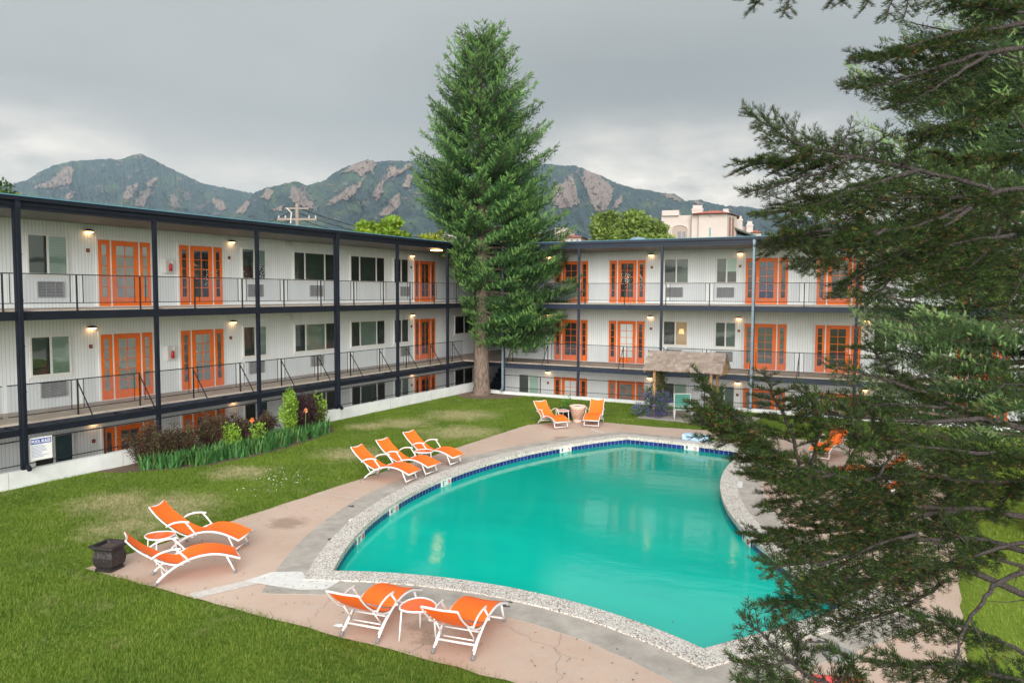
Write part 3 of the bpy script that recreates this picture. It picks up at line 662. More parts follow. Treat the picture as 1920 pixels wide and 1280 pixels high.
# floors
sheet_piece('balcony_slab', [(-.055, Y0L), (-.055, .5), (XL+.002, .5), (XL+.002, Y0L)], 4.12, F[2]-.004, M['slab'], wingL)
sheet_piece('balcony_slab', [(X1R, .058), (X1R, YR-.002), (.318, YR-.002), (.318, 8.9), (XL+.002, 8.9), (XL+.002, .503), (-.055, .503), (1.84, .058)], 4.12, F[2]-.004, M['slab'], wingR)
EX = .66
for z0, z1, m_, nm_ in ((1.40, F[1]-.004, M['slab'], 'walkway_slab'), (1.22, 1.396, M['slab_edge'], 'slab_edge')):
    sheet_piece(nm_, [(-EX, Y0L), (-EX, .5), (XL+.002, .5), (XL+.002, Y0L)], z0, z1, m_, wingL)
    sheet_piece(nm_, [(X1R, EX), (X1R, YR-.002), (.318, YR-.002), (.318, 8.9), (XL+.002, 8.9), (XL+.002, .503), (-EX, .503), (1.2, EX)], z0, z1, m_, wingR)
sheet_piece('basement_floor', [(-.13, Y0L), (-.13, .5), (XL+.002, .5), (XL+.002, Y0L)], -1.46, -1.38, M['slab'], wingL)
sheet_piece('basement_floor', [(X1R, .13), (X1R, YR-.002), (.318, YR-.002), (.318, 8.9), (XL+.002, 8.9), (XL+.002, .503), (-.13, .503), (1.84, .13)], -1.46, -1.38, M['slab'], wingR)
# retaining walls
sheet_piece('retaining_wall', [(.055, Y0L), (.055, .46), (-.12, .46), (-.12, Y0L)], -1.46, .41, M['conc_white'], wingL)
sheet_piece('retaining_wall', [(X1R, -.055), (X1R, .12), (1.84, .12), (-.1, .55), (.058, .40), (1.83, -.055)], -1.46, .14, M['conc_white'], wingR)
mb = MB()
for k in range(-31, 1, 3): mb.box(.0555, k+.6, -.05, .058, k+.612, .40)
mb.build('wall_joint', GREY, wingL)

# columns
LC = [-2-3.8*i for i in range(0, 8)]; RC = [1.84+3.77*i for i in range(8)]
col_me = MB().box(-.06, -.06, 0, .06, .06, 1).mesh('column', M['navy']); colR_me = MB().box(-.06, -.06, 0, .06, .06, 1).mesh('column', M['navyR'])
for y in [.46]+LC:
    o = MB().box(-.053, y-.047, .405, .053, y+.047, 6.71).build('column', M['navy'], wingL)
for x in RC:
    MB().box(x-.047, -.053, .13, x+.047, .053, 6.71).build('column', M['navyR'], wingR)
def downpipe(x, y, nx, ny, m_, parent, zb):
    mb = MB(); px, py = x+nx*.20, y+ny*.20
    s = .048
    mb.bar((x+nx*.09, y+ny*.09, 6.9), (x+nx*.13, y+ny*.13, 6.72), .1); mb.bar((x+nx*.13, y+ny*.13, 6.74), (x+nx*.12, y+ny*.12, 6.5), .09)
    mb.bar((x+nx*.115, y+ny*.115, 6.55), (x+nx*.115, y+ny*.115, zb+.08), .085); mb.bar((x+nx*.115, y+ny*.115, zb+.1), (x+nx*.27, y+ny*.27, zb-.02), .085)
    k = 5.6
    while k > zb+.5: mb.box(x+nx*.115-.05, y+ny*.115-.05, k, x+nx*.115+.05, y+ny*.115+.05, k+.03); k -= 1.1
    mb.build('downpipe', m_, parent)
downpipe(0, -21.0, 1, 0, M['navy'], wingL, .45); downpipe(0, -9.6, 1, 0, M['navy'], wingL, .45); downpipe(1.84, 0, 0, -1, M['galv'], wingR, .2); downpipe(RC[3], 0, 0, -1, M['galv'], wingR, .2); downpipe(RC[7], 0, 0, -1, M['galv'], wingR, .2)

# railings: one part per bay, with its screen as sub-part
def bay_railing(parent, a, b, zb, zt, posts, inset, axis, kind):
    """a..b run along the wall; axis 1 = left wing (runs in y), 0 = right wing (runs in x)"""
    def P(s, z, d=0): return (-(inset+d), s, z) if axis else (s, inset+d, z)
    mb = MB(); mb.bar(P(a, zt), P(b, zt), .034, .026); mb.bar(P(a, zb), P(b, zb), .028, .02); ps = [p for p in posts if a < p < b]
    base = dict(up=F[2]-.16, mid=1.25, low=.40 if axis else .13)[kind]
    for p in ps:
        mb.bar(P(p, base), P(p, zt-.015), .034)
        if kind == 'mid': mb.bar(P(p, zt-.05), P(p, 1.42, -inset+.03), .024)
        if kind != 'low':
            for s in (-.17, .17): mb.bar(P(p+s, zb+.01), P(p+s, zt-.015), .016)
    o = mb.build('railing', M['black'], parent)
    if kind != 'low':
        e = sorted([a]+[q for p in ps for q in (p-.17, p+.17)]+[b]); m2 = MB()
        for i in range(0, len(e), 2):
            if e[i+1]-e[i] > .1: m2.poly([P(e[i], zb+.01), P(e[i+1], zb+.01), P(e[i+1], zt-.02), P(e[i], zt-.02)])
        m2.build('screen_panel', M['meshpanel'], o)
postsL = [-3.02-1.83*i for i in range(-3, 18)]; postsR = [2.23+1.83*i for i in range(17)]
mpl = [-2.4-1.86*i for i in range(-2, 18)]; mpr = [1.95+1.84*i for i in range(17)]
yb = [.46]+LC+[Y0L]; yb = sorted(set(yb))
for a, b in zip(yb, yb[1:]):
    if b < Y0L: continue
    bay_railing(wingL, a+.065, b-.065, 4.44, 5.16, postsL, .045, 1, 'up')
    bay_railing(wingL, a+.065, b-.065, 1.62, 2.40, mpl, EX+.02, 1, 'mid')
    bay_railing(wingL, a+.065, b-.065, .53, 1.12, [(a+b)/2+.25] if b-a > 3 else [], .03, 1, 'low')
    for c in (b,):    # bracket from slab edge to the column
        MB().bar((-.065, c-.02, 1.38), (-EX+.004, c-.02, 1.38), .05).bar((-.05, c-.9, 1.36), (-EX+.004, c-.9, 1.36), .045).build('bracket', M['navy'], wingL)
for a, b in zip(RC, RC[1:]):
    bay_railing(wingR, a+.065, b-.065, 4.42, 5.16, postsR, .045, 0, 'up')
    bay_railing(wingR, a+.065, b-.065, 1.62, 2.40, mpr, EX+.02, 0, 'mid')
    bay_railing(wingR, a+.065, b-.065, .33, .90, [(a+b)/2], .03, 0, 'low')
    MB().bar((a, .066, 1.38), (a, EX-.004, 1.38), .05).bar((a+1.9, .055, 1.38), (a+1.9, EX-.004, 1.38), .045).build('bracket', M['navyR'], wingR)

# features along the walls
def feat(wing, axis, s, lvl, kind, **k):
    pos = (XL, s) if axis else (s, YR); rz = R(90) if axis else 0; z = F[lvl]
    if kind == 'D': return door_part(wing, pos, z, k.get('sty', 'ww'), k.get('side', 1), rz)
    if kind in 'WBSC':
        return window_part(wing, dict(W='n', B='b', S='s', C='c')[kind], pos, z+(.90 if kind != 'C' else 1.08), k.get('sty', 'l'), rz)
    zz = dict(ac=.51, lamp=2.2, sign=1.6, cab=1.29, vent=2.30)[kind]
    me_ = dict(ac=AC_ME, lamp=LAMP_ME, sign=SG1, cab=CAB, vent=VENT_ME)[kind]
    o = link(dict(ac='air_conditioner_grille', lamp='wall_lamp', sign='room_sign', cab='extinguisher_cabinet', vent='vent_box')[kind], me_, wing, (*pos, z+zz), rz)
    if kind == 'ac': link('grille_recess', AC_BK, o)
    if kind == 'lamp':
        link('bulb', BULB_ME, o)
    if kind == 'sign': link('lettering', SG1b, o); link('number_plate', SG2, o)
    if kind == 'cab': link('extinguisher', EXT_ME, o)
    return o
for lv in (0, 1, 2):
    T = {2: dict(w1='l', d1='ww', d2='dd', w2='h', b1='d', b2='d', w3='d', d3='gg', wc='d'),
         1: dict(w1='l', d1='ww', d2='wg', w2='l', b1='l', b2='l', w3='m', d3='gg', wc='d'),
         0: dict(w1='t', d1='gg', d2='gw', w2='t', b1='m', b2='m', w3='m', d3='dd', wc='d')}[lv]
    A = dict(wing=wingL, axis=1, lvl=lv)
    feat(s=-18.69, kind='W', sty=T['w1'], **A); feat(s=-16.31, kind='D', sty=T['d1'], side=-1, **A); feat(s=-13.46, kind='D', sty=T['d2'], side=1, **A)
    feat(s=-11.1, kind='W', sty=T['w2'], **A); feat(s=-7.88, kind='B', sty=T['b1'], **A); feat(s=-4.50, kind='B', sty=T['b2'], **A)
    feat(s=-2.05, kind='W', sty=T['w3'], **A); feat(s=-.10, kind='D', sty=T['d3'], side=-1, **A); feat(s=3.58, kind='C', sty=T['wc'], **A)
    feat(s=-22.6, kind='B', sty='l', **A); feat(s=-26.0, kind='B', sty='m', **A); feat(s=-28.6, kind='W', sty='l', **A); feat(s=-30.7, kind='D', sty='ww', **A)
    for s in (-18.63, -11.04, -7.8, -1.76, -22.4): feat(s=s, kind='ac', **A)
    for s in (-17.47, -12.15, -1.17): feat(s=s, kind='lamp', **A)
    for s in (-17.48, -12.22, -1.2): feat(s=s, kind='sign', **A)
    if lv: feat(s=-14.8, kind='cab', **A); feat(s=-9.33, kind='vent', **A)
    T = {2: ('d', 'dd', 'dd', 'd', 'h', 'bd', 'dd'), 1: ('d', 'dd', 'wd', 'L', 'm', 'mg', 'dd'), 0: ('l', 'wd', 'gg', 'l', 'm', 'gg', 'ww')}[lv]
    A = dict(wing=wingR, axis=0, lvl=lv)
    feat(s=1.71, kind='W', sty=T[0], **A); feat(s=3.98, kind='D', sty=T[1], side=-1, **A); feat(s=6.83, kind='D', sty=T[2], side=1, **A)
    feat(s=9.16, kind='W', sty=T[3], **A); feat(s=11.42, kind='S', sty=T[4], **A); feat(s=13.12, kind='D', sty=T[5], side=-1, **A); feat(s=16.03, kind='D', sty=T[6], side=1, **A)
    feat(s=17.82, kind='S', sty='d', **A); feat(s=19.6, kind='S', sty='d', **A); feat(s=21.2, kind='D', sty='gg', side=-1, **A); feat(s=24.1, kind='D', sty='ww', side=1, **A); feat(s=26.5, kind='W', sty='m', **A); feat(s=29, kind='W', sty='l', **A)
    for s in (1.71, 9.1, 11.38, 17.8, 19.55): feat(s=s, kind='ac', **A)
    for s in (2.77, 7.98, 11.99, 17.12, 20.15): feat(s=s, kind='lamp', **A)
    for s in (2.75, 8.0, 11.99, 17.1, 20.1): feat(s=s, kind='sign', **A)
# eave light by the fourth bay and yellow notice in the passage
MB().box(-.42, -2.75, 6.60, -.05, -2.35, 6.648).build('eave_light', M['lamp'], wingL)
o = MB().box(-.9, 1.9, .12, -.6, 1.93, .62).build('notice_board', mat('yellow_board', (.62, .36, .06), .6)); tag(o, 'small yellow notice board in the dark corner passage behind the spruce trunk', 'notice board')
# flight of steps in the dark passage
mb = MB()
for k in range(12): mb.box(-1.9, 4.2+.28*k, -1.37+.235*k, -.4, 4.48+.28*k, -1.37+.235*(k+1))
mb.build('stair', M['navy'], wingR)

# pool rules sign, wired to the basement railing
sg = empty('pool_rules_sign', (.08, -20.62, .88), R(90), label='white and blue POOL RULES sign on the railing beside the leftmost column', cat='sign')
sg.scale = (.66, 1, .85)
MB().box(-.42, -.02, -.33, .42, -.002, .33).build('board', M['white'], sg); MB().box(-.38, -.024, .14, .38, -.021, .29).build('header_band', M['signblue'], sg)
place_mesh(text_mesh('POOL RULES', .125, M['white'], True), 'header_lettering', sg, (0, -.027, .21), (R(90), 0, 0))
mb = MB(); rng = random.Random(3)
for k in range(9): mb.box(-.35, -.023, .085-.04*k, -.35+rng.uniform(.35, .68), -.0205, .094-.04*k)
mb.build('text_lines', M['signblue'], sg)

# ================================================================== furniture
M['alu'] = mat('white_powder_coat', (.66, .65, .64), .35); M['sling'] = mat('orange_sling', (.92, .14, .003), .7, noise=.05, nscale=14, bump=.1, bscale=300)
M['slingside'] = mat('table_orange', (.80, .13, .02), .25); M['rubber'] = mat('grey_foot_cap', (.16, .16, .17), .7)
def smooth(pts, n=6):
    P_ = [Vector(p) for p in pts]; P_ = [P_[0]*2-P_[1]]+P_+[P_[-1]*2-P_[-2]]; o = []
    for i in range(1, len(P_)-2):
        for k in range(n):
            t = k/n; a, b, c, d = P_[i-1:i+3]
            o.append(.5*((2*b)+(c-a)*t+(2*a-5*b+4*c-d)*t*t+(3*b-a-3*c+d)*t**3))
    o.append(P_[-2]); return o
RAIL = [(0, .02), (.10, .115), (.24, .22), (.42, .315), (.62, .375), (.82, .39), (1.0, .365), (1.18, .305), (1.32, .245)]
BACK = [(.44, .275), (.31, .285), (.16, .335), (.01, .42), (-.15, .53), (-.29, .655), (-.40, .785)]
HW = .285
def make_lounger():
    r = empty('sun_lounger')
    mb = MB(); 
    for s in (-1, 1): mb.tube(smooth([(a, s*HW, b) for a, b in RAIL]), .0155, 8, flat=1.25)
    mb.tube([(1.31, -HW, .247), (1.31, HW, .247)], .017, 8); mb.tube([(.13, -HW, .14), (.13, HW, .14)], .016, 8); mb.tube([(.30, -HW, .245), (.30, HW, .245)], .012, 8)
    mb.build('frame', M['alu'], r, smooth=True)
    mb = MB()
    for s in (-1, 1): mb.tube(smooth([(a, s*(HW-.035), b) for a, b in BACK]), .014, 8)
    mb.tube(smooth([(-.40, -(HW-.035), .785), (-.375, 0, .765), (-.40, HW-.035, .785)]), .016, 8); mb.build('back_frame', M['alu'], r, smooth=True)
    def sling(prof, w, nm):
        q = smooth(prof, 5); mb = MB(); vs = []; n_ = 7
        for p in q:
            for j in range(n_): u = j/(n_-1)*2-1; vs.append((p.x, u*w, p.y+.014-.016*(1-u*u)))
        fs = [(i*n_+j, i*n_+j+1, (i+1)*n_+j+1, (i+1)*n_+j) for i in range(len(q)-1) for j in range(n_-1)]
        b_ = len(vs); vs += [(x, y, z-.006) for x, y, z in vs]; fs += [(a+b_, d+b_, c+b_, b+b_) for a, b, c, d in fs]
        mb.add(vs, fs).build(nm, M['sling'], r, smooth=True)
    sling([(a, b, 0) for a, b in ((.45, .318), (.62, .388), (.82, .403), (1.0, .378), (1.18, .318), (1.31, .262))], HW-.008, 'seat_sling')
    sling([(a, b, 0) for a, b in ((.44, .29), (.315, .30), (.17, .35), (.022, .436), (-.138, .546), (-.278, .668), (-.385, .785))], HW-.042, 'back_sling')
    for s in (-1, 1):
        y = s*(HW+.028); mb = MB(); mb.tube(smooth([(-.04, y, .46), (.08, y, .525), (.24, y, .56), (.40, y, .56)]), .012, 8, flat=1.5); mb.tube([(.33, y, .555), (.46, y, .41), (.53, y, .325)], .013, 8, flat=1.3)
        mb.tube([(.5, y-s*.04, .35), (.5, y+s*.012, .35)], .022, 8); mb.tube([(-.04, y-s*.05, .455), (-.04, y+s*.01, .455)], .012, 6); mb.build('armrest', M['alu'], r, smooth=True)
    mb = MB()
    for s in (-1, 1): mb.tube([(1.10, s*(HW-.03), .325), (1.235, s*(HW-.03), .03)], .017, 8)
    mb.tube([(1.22, -(HW-.03), .062), (1.22, HW-.03, .062)], .015, 8); mb.build('front_leg', M['alu'], r, smooth=True)
    mb = MB()
    for s in (-1, 1): mb.tube([(-.02, s*(HW-.06), .44), (.20, s*(HW-.05), .165)], .012, 8)
    mb.tube([(.20, -(HW-.05), .165), (.20, HW-.05, .165)], .011, 8)
    for s in (-1, 1): mb.bar((.06, s*(HW-.02), .09), (.30, s*(HW-.02), .262), .014, .03)
    mb.build('back_prop', M['alu'], r, smooth=True)
    for s in (-1, 1):
        MB().tube([(-.012, s*HW, .004), (.035, s*HW, .052)], .025, 8).build('foot_cap', M['rubber'], r); MB().tube([(1.238, s*(HW-.03), .0), (1.225, s*(HW-.03), .045)], .022, 8).build('foot_cap', M['rubber'], r)
    return r
proto = make_lounger(); first = True
LG = [(8.20, -23.66, 56, 'orange sun lounger nearest the black square urn, front of the left pair'), (7.10, -22.30, 22, 'orange sun lounger behind another at the left end of the deck, farther from the urn'),
      (6.80, -16.26, 5, 'orange lounger nearest the camera in the row of three by the lawn'), (6.78, -15.22, -1, 'middle orange lounger of the row of three, beside the small table'), (6.72, -13.92, -2, 'farthest orange lounger of the row of three by the lawn'),
      (12.56, -23.78, 97, 'orange lounger seen from behind, left of the front pair by the water'), (13.95, -23.60, 98, 'orange lounger seen from behind, right of the front pair by the water'),
      (7.14, -6.62, -36, 'orange lounger at the far end left of the lattice pot'), (8.62, -5.35, -76, 'orange lounger facing the pool right of the lattice pot'),
      (17.0, -7.2, -105, 'orange lounger mostly hidden behind the fir, on the far right deck'), (18.6, -10.6, -160, 'orange lounger glimpsed through the fir beside the right lawn'), (18.9, -12.2, -165, 'orange lounger glimpsed low through the fir on the right deck')]
for i, (x, y, a, lab) in enumerate(LG):
    o = proto if i == 0 else copy_tree(proto)
    o.location = (x, y, .016); o.rotation_euler = (0, 0, R(a)); tag(o, lab, 'sun lounger', 'orange sun loungers round the pool')
def make_table():
    r = empty('side_table'); pts = []
    for k in range(3):      # rounded triangle
        a0 = R(90+120*k)
        for t in range(-5, 6): a = a0+R(t*9.5); rr = .27-.035*abs(math.sin((a-a0)*1.5)); pts.append((rr*math.cos(a), rr*math.sin(a)))
    MB().prism([(x*.93, y*.93) for x, y in pts], .432, .442).build('table_top', M['slingside'], r)
    MB().tube([(x, y, .44) for x, y in pts+pts[:2]], .014, 8, False).build('rim', M['alu'], r, smooth=True)
    for k in range(3):
        a = R(90+120*k); MB().tube([(.25*math.cos(a), .25*math.sin(a), .43), (.29*math.cos(a), .29*math.sin(a), 0)], .013, 8).build('leg', M['alu'], r, smooth=True)
    return r
tp = make_table()
for i, (x, y, a, lab) in enumerate([(7.45, -22.95, 100, 'small orange table between the two loungers at the left end'), (7.35, -14.62, 20, 'small orange table in the row of three loungers'), (13.22, -23.32, 150, 'small orange table between the two front loungers'), (7.62, -6.12, 20, 'small orange table beside the lattice pot at the far end')]):
    o = tp if i == 0 else copy_tree(tp); o.location = (x, y, .016); o.rotation_euler = (0, 0, R(a)); tag(o, lab, 'side table', 'small orange tables beside the loungers')
# square black urn
M['urn'] = mat('cast_black_urn', (.022, .017, .018), .45, noise=.4, nscale=8, bump=.9, bscale=18); M['soil'] = mat('potting_soil', (.07, .05, .035), .95, noise=.5, nscale=40, bump=.8, bscale=60)
u = empty('square_urn', (7.08, -23.66, .014), R(14), label='square black carved urn on the left tip of the deck', cat='planter')
prof = [(.155, 0), (.16, .035), (.135, .05), (.165, .10), (.178, .18), (.182, .25), (.16, .33), (.158, .37), (.185, .40), (.20, .42)]
vs = []; fs = []
def sq(w, z):
    c = w*.12; return [(-w+c, -w, z), (w-c, -w, z), (w, -w+c, z), (w, w-c, z), (w-c, w, z), (-w+c, w, z), (-w, w-c, z), (-w, -w+c, z)]
u.scale = (.86, .86, .84)
for w, z in prof: vs += sq(w*1.25, z*1.15)
for i in range(len(prof)-1):
    for k in range(8): fs.append((i*8+k, i*8+(k+1) % 8, (i+1)*8+(k+1) % 8, (i+1)*8+k))
MB().add(vs, fs).build('body', M['urn'], u)
mb = MB(); a = sq(.275, .483)+sq(.275, .525)+sq(.205, .525)+sq(.195, .44)
mb.add(a, [(i*8+k, i*8+(k+1) % 8, (i+1)*8+(k+1) % 8, (i+1)*8+k) for i in range(3) for k in range(8)]); mb.build('rim', M['urn'], u); MB().poly(sq(.2, .465)).build('soil', M['soil'], u)
# lattice pot
def lattice():
    g = G('lattice_terracotta'); at_ = g.n.new('ShaderNodeTexCoord'); xyz = g.sep(at_.outputs['Object'])
    th = g.math('ARCTAN2', xyz[1], xyz[0]); a = g.math('MULTIPLY', th, 5.2); b = g.math('MULTIPLY', xyz[2], 22.)
    s1 = g.math('ABSOLUTE', g.math('SINE', g.math('ADD', a, b), 0), 0); s2 = g.math('ABSOLUTE', g.math('SINE', g.math('SUBTRACT', a, b), 0), 0); h = g.math('MINIMUM', s1, s2)
    body = g.map(xyz[2], .10, .11, 0, 1); body = g.math('MULTIPLY', body, g.map(xyz[2], .47, .46, 0, 1)); k = g.math('MULTIPLY', g.map(h, .12, .4), body)
    g.bump(g.math('MULTIPLY', k, -1.), 1, .03); return g.base(g.mix(k, (.62, .46, .37), (.40, .22, .15)), .8)
p = empty('lattice_pot', (8.06, -5.75, .014), label='large pale pot with raised lattice between the far loungers', cat='planter'); mb = MB()
mb.lathe([(.0001, 0), (.19, 0), (.20, .05), (.19, .07), (.26, .20), (.315, .36), (.32, .46), (.31, .50), (.355, .525), (.365, .56), (.35, .585), (.31, .58), (.295, .52), (.0001, .52)], 36); mb.build('body', lattice(), p, smooth=True)
MB().lathe([(.0001, .535), (.297, .535)], 24).build('soil', M['soil'], p); p.scale = (.84, .84, 1.06)
p = empty('round_pot', (7.30, -5.05, .004), label='black round pot with a leafy plant behind the far left lounger', cat='planter'); MB().lathe([(.0001, 0), (.17, 0), (.24, .26), (.28, .34), (.28, .38), (.25, .38), (.24, .33), (.0001, .33)], 24).build('pot', M['urn'], p, smooth=True)
POTPLANT = p
# pale blue block by the far edge, paper scrap
b = empty('deck_block', (12.82, -7.22, .02), R(-4), label='pale blue and white foam block lying at the far pool edge', cat='foam block')
me = MB().box(-.42, -.17, .0, .42, .17, .20).mesh('block', mat('pale_blue_paint', (.42, .60, .78), .5, noise=.15, nscale=3)); bm = bmesh.new(); bm.from_mesh(me); bmesh.ops.bevel(bm, geom=bm.edges[:], offset=.03, segments=3, affect='EDGES'); bm.to_mesh(me); bm.free(); link('block', me, b)
MB().tube([(-.2, -.18, .02), (-.12, -.2, .07), (-.05, -.178, .10)], .012, 8).build('grab_loop', M['galv'], b)
mb = MB(); mb.add([(0, 0, 0), (.13, -.02, .012), (.16, .05, .003), (.1, .09, .02), (.01, .07, .004)], [(0, 1, 2, 3, 4)]); o = mb.build('paper_scrap', M['white']); o.location = (11.95, -23.62, .018); tag(o, 'scrap of white paper on the deck left of the front loungers', 'litter')

# red folding chair at the bottom edge behind the fir
rc = empty('folded_chair', (18.45, -23.35, .016), R(200), label='red slatted chair partly hidden by the fir at the bottom edge', cat='chair'); RM = mat('red_slats', (.48, .05, .06), .45)
mb = MB()
for k in range(5): mb.box(-.25, -.24+.1*k, .38, .25, -.17+.1*k, .40)
mb.build('seat', RM, rc); mb = MB()
for k in range(5): mb.box(-.25, .27+.02*k, .46+.09*k, .25, .29+.02*k, .53+.09*k)
mb.build('backrest', RM, rc)
for sx in (-1, 1):
    for sy in (-1, 1): MB().bar((sx*.23, sy*.22, .38), (sx*.25, sy*.25, 0), .035).build('leg', RM, rc)

# shingled arbour with vines and a green chair
ab = empty('shingled_arbour', (0, 0, 0), label='small wooden arbour with a weathered shingle roof on the back lawn', cat='garden arbour')
WD = mat('weathered_cedar', (.34, .20, .10), .8, noise=.35, nscale=6); SH = []
for i, c in enumerate([(.27, .21, .17), (.31, .245, .20), (.35, .28, .23), (.29, .235, .20)]): SH.append(c)
X0, X1, YA, ZR, ZE, HALF = 9.68, 12.62, -2.45, 2.50, 1.80, .72
mb = MB(); 
V = []; Cc = []
rng = np.random.default_rng(5)
def quad(a, b, c, d): return [[a, b, c], [a, c, d]]
for side in (-1, 1):
    rows = 8
    for r_i in range(rows):
        t0 = r_i/rows; t1 = (r_i+1.35)/rows; x = X0-.08+rng.uniform(0, .1)
        while x < X1+.05:
            w = rng.uniform(.09, .2); x1 = min(x+w-.012, X1+.08); lift = .012+rng.uniform(0, .018); e = rng.uniform(-.02, .03); c = np.array(SH[rng.integers(4)])*rng.uniform(.85, 1.12)
            def pt(xx, t, up): return (xx, YA+side*HALF*t, ZR+(ZE-ZR)*t+up)
            # row counted from the ridge down; the lower edge lies on the next row
            a, b2 = pt(x, t0, .012), pt(x1, t0, .012); c2, d2 = pt(x1, min(t1+e, 1.08), .012+lift+.02), pt(x, min(t1+e, 1.08), .012+lift+.02); e2, f2 = pt(x1, min(t1+e, 1.08), lift), pt(x, min(t1+e, 1.08), lift)
            q = quad(a, b2, c2, d2)+quad(d2, c2, e2, f2); V += q; Cc += [c]*4; x += w
link('roof_shingles', tri_mesh('roof_shingles', np.array(V, float), leafmat('cedar_shingle', trans=0, rough=.85), np.array(Cc)), ab)
MB().add([(X0, YA-HALF, ZE-.02), (X1, YA-HALF, ZE-.02), (X1, YA, ZR-.02), (X0, YA, ZR-.02), (X0, YA+HALF, ZE-.02), (X1, YA+HALF, ZE-.02)], [(0, 1, 2, 3), (3, 2, 5, 4)]).build('roof_deck', WD, ab)
for x in (X0+.03, X1-.02):
    mb = MB(); k = -HALF+.03
    while k < HALF-.08: z = ZR-.05-(ZR-ZE)*abs(k+.045)/HALF; mb.box(x-.012, YA+k, ZE-.10, x+.012, YA+k+.085, z); k += .095
    mb.build('gable', WD, ab)
for x in (X0+.38, X1-.38):
    for y in (YA-.5, YA+.5): MB().box(x-.05, y-.05, 0, x+.05, y+.05, ZE+.06).build('post', WD, ab)
mb = MB()
for y in (YA-.5, YA+.5): mb.box(X0+.2, y-.03, ZE+.06, X1-.2, y+.03, ZE+.16)
mb.build('beam', WD, ab); mb = MB()
for k in range(9): mb.bar((X0+.38, YA-.45+.12*k, .1), (X0+.38, YA-.45+.12*k, ZE), .02)
for k in range(10): mb.bar((X0+.405, YA-.45, .2+.17*k), (X0+.405, YA+.5, .2+.17*k), .02)
mb.build('lattice', WD, ab)
gc = empty('garden_chair', (11.25, -3.15, .005), R(180), label='green strapped garden chair with white legs beside the arbour', cat='chair'); GM = mat('green_straps', (.01, .17, .12), .5)
mb = MB()
for k in range(7): mb.box(-.30, -.25+.075*k, .40, .30, -.19+.075*k, .412)
mb.build('seat', GM, gc); mb = MB()
for k in range(7): mb.box(-.28, .255+.012*k, .46+.065*k, .28, .265+.012*k, .515+.065*k)
mb.build('backrest', GM, gc); mb = MB()
for s in (-1, 1): mb.tube(smooth([(s*.31, .25, .4), (s*.31, .28, .6), (s*.31, .34, .92)]), .015, 8); mb.tube(smooth([(s*.31, .25, .60), (s*.33, 0, .64), (s*.33, -.22, .60)]), .015, 8)
mb.tube([(-.31, .34, .92), (.31, .34, .92)], .014, 8); mb.tube([(-.31, -.27, .4), (.31, -.27, .4)], .014, 8); mb.tube([(-.31, .27, .4), (.31, .27, .4)], .014, 8); mb.build('frame', M['alu'], gc, smooth=True)
for sx in (-1, 1):
    for sy in (-1, 1): MB().tube([(sx*.31, sy*.25, .42), (sx*.33, sy*.29, 0)], .016, 8).build('leg', M['alu'], gc, smooth=True)
gc.rotation_euler = (0, 0, R(20))
struct(MB().poly([(x, y, .006) for x, y in [(9.6, -3.7), (13.6, -4.1), (13.8, -1.2), (9.5, -1.0)]]).build('paved_patch', GREY))

# ================================================================== planting
rng = np.random.default_rng(11)
def lp(*t): return np.array(t, float)
LEAF = lp([[0, 0, 0], [.5, .28, .06], [.5, -.28, .06]], [[.5, .28, .06], [1, 0, -.05], [.5, -.28, .06]])
def cols(n, base, var=.25, alt=None, pa=.2):
    c = np.tile(np.array(base, float), (n, 1))
    if alt is not None: k = rng.random(n) < pa; c[k] = np.array(alt)
    return c*(1+rng.uniform(-var, var, (n, 1)))
def leaf_cloud(centres, radii, n, size, base, alt, pa, flat=1., var=.35):
    k = rng.integers(0, len(centres), n); d = rng.normal(size=(n, 3)); d /= np.linalg.norm(d, axis=1)[:, None]; r = rng.random(n)**.45
    P = centres[k]+d*(radii[k]*r[:, None]); D = d+rng.normal(size=(n, 3))*.7; D[:, 2] += .3; Mx = frames(D, rng)*(size*rng.uniform(.6, 1.3, n))[:, None, None]
    V = inst(LEAF, P, Mx); clump = rng.uniform(.7, 1.35, len(centres))[k]
    return V, np.repeat(cols(n, base, var, alt, pa)*clump[:, None], len(LEAF), 0)
def shrub(name, x, y, w, h, n, size, base, alt, pa, lab, cat, group=None, stems=14, up=.6):
    h *= .88 if name == 'barberry_bush' else 1; y -= 1.0 if name in ('barberry_bush', 'green_shrub') else 0; r = empty(name, (x, y, 0), label=lab, cat=cat, group=group); cs = []; rs = []; mb = MB()
    for k in range(stems):
        a = rng.uniform(0, 6.28); rr = w*math.sqrt(rng.random())*.95; hh = h*(1-.45*(rr/w)**2)*rng.uniform(.7, 1.08); tip = np.array([rr*math.cos(a), rr*math.sin(a), hh])
        mb.tube([(tip[0]*.12, tip[1]*.12, 0), (tip[0]*.6, tip[1]*.6, hh*.5), tuple(tip)], [.014, .009, .003], 5)
        for t in np.linspace(.25, 1, 6):
            cs.append(tip*np.array([t**.8, t**.8, t])+rng.normal(size=3)*.05); rs.append([w*.27, w*.27, h*.13])
    mb.build('stems', M['darkstem'], r); V, C = leaf_cloud(np.array(cs), np.array(rs), n, size, base, alt, pa); V[:, :, 2] = np.maximum(V[:, :, 2], .02)
    link('foliage', tri_mesh('foliage', V, M['leaf'], C), r); return r
BAR = (.07, .028, .024); BARG = (.085, .10, .03)
